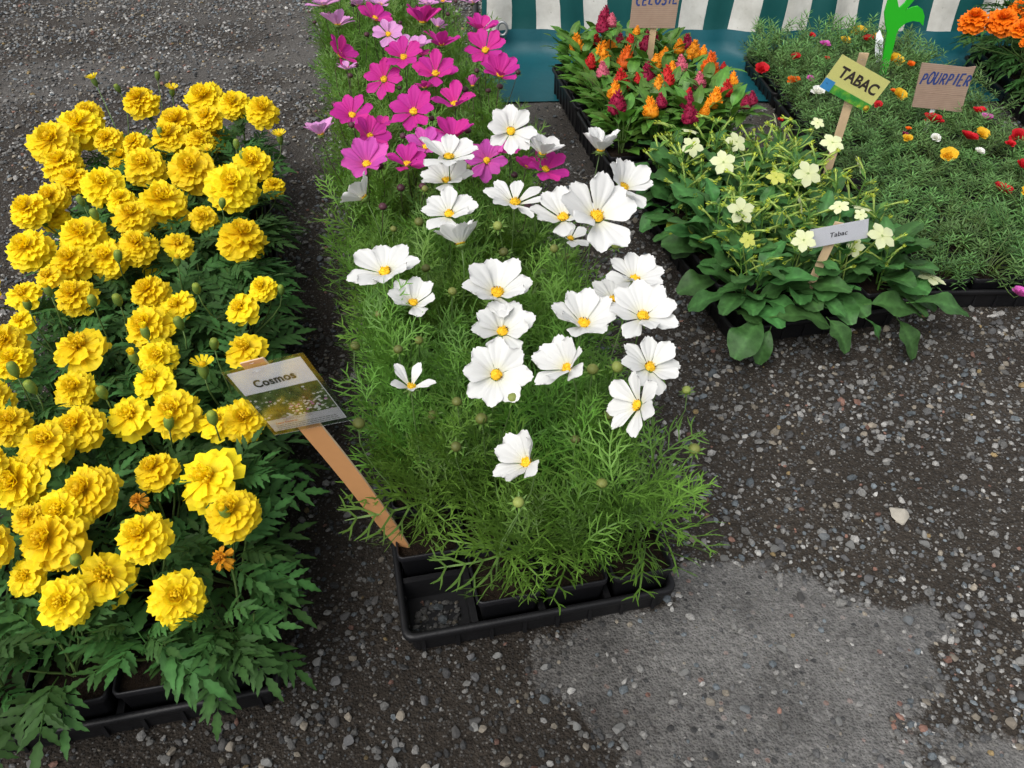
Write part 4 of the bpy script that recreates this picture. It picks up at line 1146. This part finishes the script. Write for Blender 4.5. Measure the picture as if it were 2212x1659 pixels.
# the big outer leaves that hang over the rim
def big_leaf(b, t_, mat=None, s_=1.0, roll=0.0):
    zb, zt = b[2], t_[2]; pb = at(*z1(b[0], b[1]), zb); pt = at(*z1(t_[0], t_[1]), zt)
    q = nearest(tp, pb); d = pt-pb; L_ = d.length
    me = mat or TLF[rnd.randrange(5)]
    a = math.atan2(d.y, d.x); e = math.atan2(d.z, math.hypot(d.x, d.y)); k = L_/.125; s_ *= 1.32
    put('leaf', me, q.t, rel(q, T(pb) @ RZ(a) @ RY(-e-.12) @ RX(roll) @ S(k, k*s_, k)))
for b, t_, m_, s_ in [((880,1330,.10),(720,1560,.05),None,1.0),((930,1390,.09),(860,1590,.03),None,.95),((920,1330,.12),(1280,1360,.10),None,1.05),((1170,1215,.12),(1400,1330,.11),None,.8),((1270,1330,.10),(1390,1530,.05),None,1.0),
                      ((1500,1330,.10),(1590,1470,.05),None,.8),((1500,1250,.12),(1840,1320,.09),None,1.0),((1700,1330,.09),(1790,1540,.03),None,1.1),((1760,1240,.11),(2100,1300,.09),None,.9),((700,1190,.11),(470,1260,.08),None,1.15),
                      ((700,1290,.10),(860,1360,.10),None,1.2),((520,640,.10),(380,400,.24),None,1.3),((510,650,.10),(300,500,.20),None,1.2),((490,770,.10),(265,840,.09),TLY,1.35),((300,640,.11),(160,770,.07),None,.9),
                      ((560,860,.11),(370,940,.09),None,1.0),((500,700,.12),(640,780,.12),None,.8),((620,900,.10),(480,800,.14),None,1.1),((720,1180,.10),(530,1040,.13),None,.8),((260,330,.12),(110,250,.17),None,1.0),((280,500,.11),(130,560,.10),None,.9),((1000,1180,.12),(1170,1180,.14),None,1.0),((1760,960,.12),(1740,880,.20),None,1.0)]:
    big_leaf(b, t_, m_, s_)
tray(tob_block, 'black plastic tray holding the lime-white flowering tobacco')

# ------------------------------------------------------------------ purslane
def purslane(seed):
    rg = random.Random(seed); mb = MB()
    for i in range(30):
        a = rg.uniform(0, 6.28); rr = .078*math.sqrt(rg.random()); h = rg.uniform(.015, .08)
        e = Vector((rr*math.cos(a), rr*math.sin(a), h)); g = rg.uniform(.55, 1.3)*(.55+.6*h/.08)  # low sprigs painted darker, shading the gaps of the mat by colour
        m_ = Vector((rr*.4*math.cos(a), rr*.4*math.sin(a), h*.6))
        mb.tube([Vector((rr*.2*math.cos(a), rr*.2*math.sin(a), 0)), m_, e], .0012, 3, (.9, .75, .6), False)
        for j in range(13):
            b = j*2.4; up = .62-.6*j/13+rg.uniform(-.2, .2); L_ = rg.uniform(.017, .027)
            d = Vector((math.cos(b), math.sin(b), up)).normalized(); s_ = d.cross(Vector((0, 0, 1))).normalized()*.0018; zz = Vector((0, 0, .0012))
            p = e-Vector((0, 0, .0013*j)); q_ = p+d*L_+Vector((0, 0, -.003 if up < .3 else 0)); mid = p+d*L_*.5
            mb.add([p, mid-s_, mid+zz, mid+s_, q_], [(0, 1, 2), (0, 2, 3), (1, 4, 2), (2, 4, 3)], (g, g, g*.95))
    return mb.mesh('foliage', M['pleaf'])
PU = [purslane(i) for i in range(5)]
def plabel(q): return f"needle-leaved purslane, {ORD[q.r]} row from the open gravel, {ORD[q.c]} pot from tobacco side"
pp = make_pots('purslane', pur_blocks, 'potted_purslane', plabel, 'potted plant', 'purslane pots forming the low mat', zoff=0.0)
for q in pp:
    s_ = rnd.uniform(.95, 1.2)*(1.15 if q.r > 12 else 1)
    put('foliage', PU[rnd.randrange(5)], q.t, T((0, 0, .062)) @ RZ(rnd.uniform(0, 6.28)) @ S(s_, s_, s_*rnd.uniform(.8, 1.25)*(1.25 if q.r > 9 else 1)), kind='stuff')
def rose(seed):
    rg = random.Random(seed); mb = MB()
    for n, r0, L_, el in ((6, .10, .62, 30), (5, .08, .52, 50), (4, .04, .42, 68), (3, .02, .34, 80)):
        for k in range(n):
            a = 6.283*(k+rg.uniform(-.25, .25))/n+r0*20; e = R(el+rg.uniform(-14, 14)); rot = RZ(a) @ T((r0, 0, .02)) @ RY(-e); V = []; C = []
            for j in range(4):
                t = j/3
                for i in range(4):
                    u = 2*i/3-1
                    V.append(rot @ Vector((L_*t*(1-.15*u*u), u*L_*.52*(.3+.7*math.sin(t*2.2)), .12*L_*u*u+.06*math.sin(5*u+k)*t))); g = rg.uniform(.85, 1.1); C.append((g, g, g))
            mb.grid(V, 4, 4, cols=C)
    return mb
ROSE = {c: [rose(i).mesh('flower', M['pu_'+c]) for i in range(2)] for c in ('red', 'yel', 'ora', 'whi', 'vio', 'mar')}
for c, zx, zy, dz in [('red',550,410,62),('red',305,500,90),('ora',535,580,80),('vio',660,570,50),('whi',715,660,85),('vio',765,318,68),('yel',1010,232,92),('red',1075,280,75),('yel',1140,272,78),('yel',915,292,65),('yel',1280,430,105),('ora',1390,465,50),
                      ('yel',1310,688,92),('ora',1265,660,45),('red',1150,760,55),('red',1550,862,120),('red',1885,802,80),('vio',1940,850,75),('red',1815,988,110),('yel',1910,970,90),('red',2170,985,95),('red',2115,1042,60),('yel',1665,1128,110),('whi',1890,1098,60),
                      ('red',2060,1372,120),('red',2205,1200,90),('yel',1365,1002,62),('mar',1345,975,45),('whi',1570,1000,60),('red',670,255,45),('vio',2190,2130,110),('ora',1370,935,40),('red',780,425,40),('red',440,870,40),('yel',2240,1390,80)]:
    px, py = z8(zx, zy); p = at(px, py, .10 if zy > 2000 else (.155 if zy > 500 else .175)); q = nearest(pp, p); D = size(p, dz/2.91/1.15732)*1.15
    n = facing(rnd.uniform(0, 30), rnd.uniform(-15, 15))
    put('flower', ROSE[c][rnd.randrange(2)], q.t, rel(q, T(p-n*D*.2) @ toward(n) @ RZ(rnd.uniform(0, 6)) @ S(D*.85)))
    stem_to(q, p-n*D*.18, n, .0013, M['mstem'])
for i, lb in enumerate(['black tray of purslane at the open gravel edge', 'black purslane tray holding the cardboard Pourpier sign', 'black purslane tray holding the green plywood leaf stake', 'black purslane tray standing against the striped cloth']):
    tray(pur_blocks[i], lb, z=.002 if i < 3 else .007)

# ------------------------------------------------------------------ striped cloth on the stall table
def cloth():
    xs = np.arange(-.135, 3.3, .03); V = []; UV = []
    # profile: (kind, s); vertical skirt, a fold, and the slack lying on the ground
    prof = [('top', 4.25, .745), ('top', 3.75, .748), ('top', 3.56, .745), ('sk', 3.52, .72), ('sk', 3.515, .5), ('sk', 3.51, .36), ('sk', 3.505, .28), ('sk', 3.50, .22), ('sk', 3.497, .17), ('sk', 3.494, .118), ('sk', 3.492, .112), ('sk', 3.485, .075), ('sk', 3.475, .04),
            ('gr', 3.45, .016), ('gr', 3.40, .0075), ('gr', 3.3, .0065), ('gr', 3.2, .0068), ('gr', 3.1, .0066), ('gr', 3.0, .0066), ('gr', 2.965, .0062)]
    nP = len(prof)
    sacc = 0; vals = []
    for j in range(nP):
        if j: sacc += math.hypot(prof[j][1]-prof[j-1][1], prof[j][2]-prof[j-1][2])
        vals.append(sacc)
    j0 = 9.5; s0 = (vals[9]+vals[10])/2
    for j, (kd, y, z) in enumerate(prof):
        for x in xs:
            f = .012*math.sin(x*9+1.2)+.008*math.sin(x*23)+.006*math.sin(x*41+2)
            slant = .0
            yy, zz = y, z; xx = x
            if kd == 'sk': yy += f*(1.2 if z < .3 else .6); xx += .05*max(0, x-1.1)*(z-.11)*.9+.012*math.sin(x*5+z*9)
            if kd == 'gr' and y < 3.3: yy += .012*math.sin(x*4)+.03*x*.2
            if kd == 'gr': zz += max(0, .004*math.sin(x*13+y*7)*math.sin(y*11))
            if j == nP-1: yy += .01*math.sin(x*9)
            V.append((xx, yy, zz)); UV.append((x+.135+.0, s0-vals[j]))
    nX = len(xs); mb = MB(); mb.grid(V, nX, nP)
    me = mb.mesh('cloth', M['cloth'])
    uvl = me.uv_layers.new(name='UVMap')
    for lp in me.loops: uvl.data[lp.index].uv = UV[lp.vertex_index]
    return me
ct = thing('striped_tarpaulin', (0, 0, 0), 'teal and white striped tarpaulin skirting a stall table, hem lying on the ground', 'tarpaulin')
put('cloth', cloth(), ct)
g = at_y(1085, 62, 3.475); mb = MB()
ring = []
for k in range(17):
    a = 6.283*k/16; ring.append((math.cos(a)*.020, 0, math.sin(a)*.026))
mb.tube(ring, .006, 6, cap=False); put('eyelet', mb.mesh('eyelet', M['polemetal']), ct, T((g.x, g.y, g.z)))
lg = MB(); lg.tube([(-.155, 3.62, .0), (-.155, 3.62, .74)], .014, 10)
put('table_leg', lg.mesh('table_leg', M['polemetal']), None, None, 'grey metal table leg at the open end of the striped tarpaulin', 'table leg')

# ------------------------------------------------------------------ signs
def text_mesh(txt, h, mat, bold=.0, shear=0.0, space=1.0, name='lettering'):
    cu = bpy.data.curves.new('t', 'FONT'); cu.body = txt; cu.size = h/.70; cu.align_x = 'CENTER'; cu.align_y = 'CENTER'; cu.offset = bold; cu.shear = shear; cu.space_character = space
    o = bpy.data.objects.new('t', cu); COL.objects.link(o)
    dg = bpy.context.evaluated_depsgraph_get(); me = bpy.data.meshes.new_from_object(o.evaluated_get(dg))
    bpy.data.objects.remove(o); me.name = name; me.materials.clear(); me.materials.append(mat)
    me.color_attributes.new('Col', 'FLOAT_COLOR', 'POINT')
    for d in me.color_attributes['Col'].data: d.color = (1, 1, 1, 1)
    return me
def arc(cx, cy, rx, ry, a0, a1, n=9): return [(cx+rx*math.cos(R(a0+(a1-a0)*i/n)), cy+ry*math.sin(R(a0+(a1-a0)*i/n))) for i in range(n+1)]
GL = {'C': [arc(.55, .5, .5, .5, 55, 300)], 'E': [[(.8, 1), (.1, .97), (.08, .5), (.65, .53)], [(.08, .5), (.1, 0), (.85, .04)]], 'L': [[(.15, 1), (.1, .03), (.8, .0)]],
      'O': [arc(.5, .5, .45, .48, 80, 445, 14)], 'S': [arc(.5, .74, .36, .25, 40, 260, 8)+arc(.5, .25, .36, .26, 80, -150, 8)], 'I': [[(.42, 1), (.38, .0)]],
      'P': [[(.15, 0), (.2, 1)], [(.05, .95)]+arc(.35, .73, .5, .27, 80, -95, 9)], 'U': [[(.1, 1), (.08, .35)]+arc(.45, .3, .37, .3, 190, 345, 7)+[(.85, .95)]],
      'R': [[(.12, 0), (.18, 1)], [(.1, .96)]+arc(.4, .74, .42, .25, 80, -95, 8)+[(.9, .0)]]}
def handwriting(txt, h, wd, mat, lw, rise=0.0, wmap=None):
    mb = MB(); n = len(txt); x = 0; cell = wd/n; rg = random.Random(4); zi = 0
    for i, ch in enumerate(txt):
        cw = cell*(wmap or {}).get(i, .82); hh = h*rg.uniform(.88, 1.1); y0 = rise*i/n+rg.uniform(-.04, .04)*h
        for st in GL[ch]:
            pts = [Vector((x+a*cw+b*hh*.12, y0+b*hh, 0)) for a, b in st]; V = []; m_ = len(pts); zi += 1
            for k, p in enumerate(pts):
                t = (pts[min(k+1, m_-1)]-pts[max(k-1, 0)]).normalized(); s_ = Vector((-t.y, t.x, 0))*lw*.5*rg.uniform(.8, 1.1)
                V += [p-s_+Vector((0, 0, zi*.00004)), p+s_+Vector((0, 0, zi*.00004))]
            mb.add(V, [(2*k, 2*k+1, 2*k+3, 2*k+2) for k in range(m_-1)])
        x += cell if ch != 'I' else cell*.8
    mb.v = [(a-x/2, b-h/2, c) for a, b, c in mb.v]
    return mb.mesh('lettering', mat, False)
def slab(w_, h_, t_, mat, name, corners=None, jag=0):
    mb = MB(); c = corners or [(-w_/2, -h_/2), (w_/2, -h_/2), (w_/2, h_/2), (-w_/2, h_/2)]; n = len(c)
    mb.add([(a, b, -t_/2) for a, b in c]+[(a, b, t_/2) for a, b in c], [tuple(range(n))[::-1], tuple(range(n, 2*n))]+[(k, (k+1) % n, n+(k+1) % n, n+k) for k in range(n)])
    return mb.mesh(name, mat, False)
def stake_mesh(pts, side, nrm, wds, th, mat, core=None):
    mb = MB(); V = []
    side = Vector(side).normalized(); nrm = Vector(nrm).normalized()
    for p, w_ in zip(pts, wds):
        s_ = side*w_/2; t_ = nrm*th/2
        V += [p-s_-t_, p+s_-t_, p+s_+t_, p-s_+t_]
    n = len(pts)
    for i in range(n-1):
        for k in range(4):
            mb.add([V[4*i+k], V[4*i+(k+1) % 4], V[4*i+4+(k+1) % 4], V[4*i+4+k]], [(0, 1, 2, 3)], mi=0 if k in (0, 2) else 1)
    mb.add(V[-4:], [(0, 1, 2, 3)], mi=1); mb.add(V[:4], [(3, 2, 1, 0)], mi=1)
    return mb.mesh('stake', [mat, core or mat], False)
def staple(M4, parent, wd=.009):
    mb = MB(); mb.tube([(-wd/2, 0, -.001), (-wd/2, 0, .0006), (wd/2, 0, .0006), (wd/2, 0, -.001)], .00035, 4); put('staple', mb.mesh('staple', M['metal']), parent, M4)

# cosmos card
cb = at(872, 1182, .086); ctop = Vector((cb.x-.166, cb.y+.005, .461))
t = thing('cosmos_sign', (cb.x, cb.y, .086), 'laminated Cosmos card on a leaning tan stake in a cosmos pot', 'sign')
e = (ctop-cb).normalized(); h_ = (Vector((.90, -.20, .38))).normalized(); nrm = h_.cross(e).normalized(); h_ = e.cross(nrm).normalized()
base = Vector((cb.x, cb.y, .07))
pts = [Vector((0, 0, -.015))-e*.01+Vector((.006, 0, 0))]+[e*(ctop-cb).length*f+h_*.008*math.sin(f*math.pi)+Vector((rnd.uniform(-.0006, .0006), 0, 0)) for f in (0, .12, .25, .4, .55, .7, .85, 1.0)]
put('stake', stake_mesh(pts, h_, nrm, [.020, .023, .030, .034, .036, .037, .038, .039, .039], .003, M['stake'], M['core']), t)
cc = e*((ctop-cb).length-.066)+h_*.013+nrm*.0035
Mc = frame(cc, h_*1.0-e*.0, e); 
put('card', slab(.124, .112, .0006, M['paper'], 'card'), t, Mc)
put('picture', slab(.123, .050, .0003, M['meadow'], 'picture'), t, Mc @ T((0, -.0095, .0008)))
put('caption', slab(.123, .0205, .0003, plainmat('grey_caption', (.42, .42, .44), .5), 'caption'), t, Mc @ T((0, -.0450, .0008)))
put('lettering', text_mesh('Cosmos', .0125, M['ink'], .0006, 0, 1.08), t, Mc @ T((.001, .031, .0012)) @ RZ(.03) @ S(1.12, .95, 1))
put('caption_heading', text_mesh('FLEURIE TOUT L\'ETE', .0026, M['greyink']), t, Mc @ T((-.008, -.0375, .0013)) @ S(1.5, 1, 1))
put('caption_title', text_mesh('Cosmos (Cosmos sp.)', .0030, M['redink'], .0001), t, Mc @ T((-.030, -.0418, .0013)))
mb = MB(); rg = random.Random(8)
for row in range(3):
    x = -.052; yy = -.0462-row*.0032
    while x < .05:
        w_ = rg.uniform(.003, .008); mb.add([(x, yy-.0006, 0), (x+w_, yy-.0006, 0), (x+w_, yy+.0006, 0), (x, yy+.0006, 0)], [(0, 1, 2, 3)]); x += w_+.0014
put('caption_print', mb.mesh('caption_print', M['greyink'], False), t, Mc @ T((0, 0, .0013)))
put('sleeve', slab(.138, .124, .0004, M['clear'], 'sleeve'), t, Mc @ T((.003, .001, .0022)))
staple(Mc @ T((-.013, .052, .0028)), t, .011); staple(Mc @ T((-.012, .0645, .0005)), t, .006)

# white Tabac card
tb = at(*z1(1120, 1240), .094); tt = at_y(*z1(1350, 752), tb.y+.012)
t = thing('tabac_card_sign', (tb.x, tb.y, .094), 'small white Tabac card on a pale wooden stake in the tobacco', 'sign')
d = tt-tb; e = d.normalized(); h_ = Vector((.94, .0, .20)); nrm = h_.cross(e).normalized(); hs_ = e.cross(nrm).normalized()
put('stake', stake_mesh([-e*.02, d*.3, d*.65, d], hs_, nrm, [.015, .018, .019, .020], .004, M['palestake'], M['core']), t)
cx_, cy_ = z1(1345, 822); pc = at_y(cx_, cy_, tb.y+.004) - Vector((tb.x, tb.y, .094))
Mc = frame(pc, Vector((.94, .06, .17)), Vector((.30, .10, .95)))
W2 = size(Vector((tb.x, tb.y, .25)), 365/2.458/1.15732)
k = W2*.97; hh = k*.36
sh = Matrix.Identity(4)
put('card', slab(k, hh, .0006, M['paper'], 'card'), t, Mc)
put('lettering', text_mesh('Tabac', hh*.24, M['ink'], .0002, .12, 1.05), t, Mc @ T((-.001, .0, .0009)))
put('sleeve', slab(k*1.04, hh*1.12, .0004, M['clear'], 'sleeve'), t, Mc @ T((0, 0, .0016)))
staple(Mc @ T((.004, hh*.42, .0021)), t, .008)

# yellow TABAC card
P0 = at(*z8(860, 970), .235); yb = P0.y
tb = Vector((at_y(*z8(800, 1160), yb).x, yb, .075)); tt = at_y(*z8(1050, 385), yb+.0)
t = thing('yellow_tabac_sign', (tb.x, tb.y, tb.z), 'tilted yellow TABAC card in a clear sleeve on a wooden stake', 'sign')
d = tt-tb; e = d.normalized(); ctr = at_y(*z8(980, 612), yb-.006)-tb
TLc, TRc, BLc = [at_y(*z8(*q), yb-.006) for q in ((850, 380), (1200, 580), (760, 640))]
xw = (TRc-TLc); yw = (TLc-BLc); wY, hY = xw.length, yw.length
Mc = frame(ctr, xw, yw); nrm = Vector((0, -1, 0)); hs_ = e.cross(nrm).normalized()
put('stake', stake_mesh([-e*.015, d*.5, d*.8, d], hs_, nrm, [.020, .023, .024, .024], .004, M['palestake'], M['core']), t)
put('card', slab(wY, hY, .0008, M['yellowcard'], 'card'), t, Mc)
put('green_band', slab(wY*.80, hY*.235, .0004, M['greenprint'], 'green_band'), t, Mc @ T((wY*.10, -hY*.382, .0008)))
put('blue_field', slab(wY*.195, hY*.30, .0004, M['bluecard'], 'blue_field'), t, Mc @ T((-wY*.40, -hY*.35, .0009)))
mb = MB(); mb.lathe([(wY*.03, 0), (wY*.045, .0002), (.001, .0004)], 14); 
for k in range(12):
    a = 6.283*k/12; mb.add([(wY*.045*math.cos(a-.15), wY*.045*math.sin(a-.15), .0001), (wY*.045*math.cos(a+.15), wY*.045*math.sin(a+.15), .0001), (wY*.062*math.cos(a), wY*.062*math.sin(a), .0001)], [(0, 1, 2)])
put('sun_emblem', mb.mesh('sun_emblem', plainmat('sun_print', (.75, .45, .03), .5)), t, Mc @ T((wY*.44, -hY*.40, .0013)))
put('lettering', text_mesh('TABAC', hY*.295, M['brownink'], .0013, 0, 1.0), t, Mc @ T((wY*.03, hY*.10, .0009)) @ S(min(1, 1), 1, 1))
put('small_print', text_mesh('m.', hY*.05, M['ink']), t, Mc @ T((-wY*.42, -hY*.32, .0014)))
put('sleeve', slab(wY*1.22, hY*1.36, .0005, M['clear'], 'sleeve'), t, Mc @ T((0, hY*.06, .0022)))
staple(frame(d*.96+nrm*.003, hs_, e), t, .010)

# cardboard Pourpier sign
yb = at(*z8(1540, 860), .13).y; cs = [(1395, 775), (1755, 815), (1790, 680), (1830, 560), (1862, 482), (1800, 490), (1470, 455)]
W3 = [at_y(*z8(*q), yb) for q in cs]; ctr = sum(W3, Vector())/len(W3)
t = thing('pourpier_sign', (ctr.x-.015, yb, .07), 'brown cardboard sign handwritten POURPIER on a white stake', 'sign')
o = Vector((ctr.x-.015, yb, .07))
Mc = frame(ctr-o, Vector((1, 0, -.07)), Vector((0, 0, 1))); Mi = Mc.inverted()
loc = [Mi @ (p-o) for p in W3]
put('board', slab(0, 0, .004, M['cardboard'], 'board', [(p.x, p.y) for p in loc]), t, Mc)
hB = loc[-1].y-loc[0].y
mb = MB()
for f in (.72, .36):
    y = loc[0].y+hB*f; mb.tube([(loc[0].x*.9, y, .0018), (0, y-.002, .0018), (loc[2].x*.96, y-.004, .0018)], .0009, 4)
put('crease', mb.mesh('crease', M['cardboard']), t, Mc)
put('lettering', handwriting('POURPIER', hB*.25, (loc[1].x-loc[0].x)*.98, M['blueink'], .006, .004), t, Mc @ T((-.030, hB*.08, .0023)))
cu = at_y(*z8(1540, 830), yb)-o
put('stake', stake_mesh([Vector((cu.x, .004, -.02)), Vector((cu.x, .004, cu.z)), Vector((cu.x+.004, .004, ctr.z-.07))], (1, 0, 0), (0, -1, 0), [.014]*3, .003, M['whiteplastic']), t)

# cardboard Celosie sign
pb = at(1403, 126, .235); yb = pb.y
o = Vector((pb.x, yb, .08)); t = thing('celosie_sign', o, 'brown cardboard sign handwritten CELOSIE on a pale stake', 'sign')
bl, br = at_y(1359, 60, yb-.004), at_y(1460, 61, yb-.004); wC = br.x-bl.x
Mc = frame(Vector(((bl.x+br.x)/2, yb-.005, bl.z+wC*.42))-o, (1, 0, 0), (.02, 0, 1))
put('board', slab(wC, wC*.84, .004, M['cardboard'], 'board', [(-wC*.5, -wC*.42), (wC*.47, -wC*.425), (wC*.5, wC*.42), (-wC*.48, wC*.41)]), t, Mc)
tl = at_y(1370, 10, yb-.006)
put('lettering', handwriting('CELOSIE', wC*.21, wC*.92, M['blueink'], .006, .004), t, Mc @ T((.006, tl.z-(bl.z+wC*.42)+wC*.10, .0023)))
put('stake', stake_mesh([Vector((0, .002, -.01)), Vector((.001, .002, .12)), Vector((.003, .002, bl.z+.1-.08))], (1, 0, 0), (0, -1, 0), [.019, .020, .021], .005, M['palestake']), t)

# green plywood leaf ornament
gb = at(*z8(1180, 530), .13); yb = gb.y
out = [(1150,620),(1158,540),(1185,420),(1215,240),(1200,170),(1195,90),(1220,0),(1240,-120),(1275,-60),(1300,60),(1345,20),(1400,-70),(1480,-150),(1450,-60),(1400,10),(1345,75),(1400,50),(1440,42),(1470,65),(1485,115),(1475,185),(1450,158),(1400,150),(1350,165),(1300,205),(1280,245),(1262,330),(1222,480),(1198,560),(1188,620)]
Wp = [at_y(*z8(*q), yb) for q in out]; o = Vector((gb.x, yb, .08))
t = thing('leaf_ornament', o, 'bright green plywood leaf-shaped stake rising from the purslane', 'ornament')
put('cutout', slab(0, 0, .009, M['greenwood'], 'cutout', [(p.x-o.x, p.z-o.z) for p in Wp][::-1]), t, Matrix(((1, 0, 0, 0), (0, 0, -1, 0), (0, 1, 0, 0), (0, 0, 0, 1))))
lb = at(*z8(1135, 420), .13)
mb = MB(); c_ = [(-.012, -.05), (.012, -.05), (.017, .03), (.004, .065), (-.009, .05), (-.014, .0)]
put('plant_label', slab(0, 0, .0012, M['whiteplastic'], 'plant_label', c_), None, T((lb.x, lb.y, .165)) @ RX(R(62)) @ RZ(.1), 'small white plastic plant label stuck in purslane beside the green ornament', 'label')
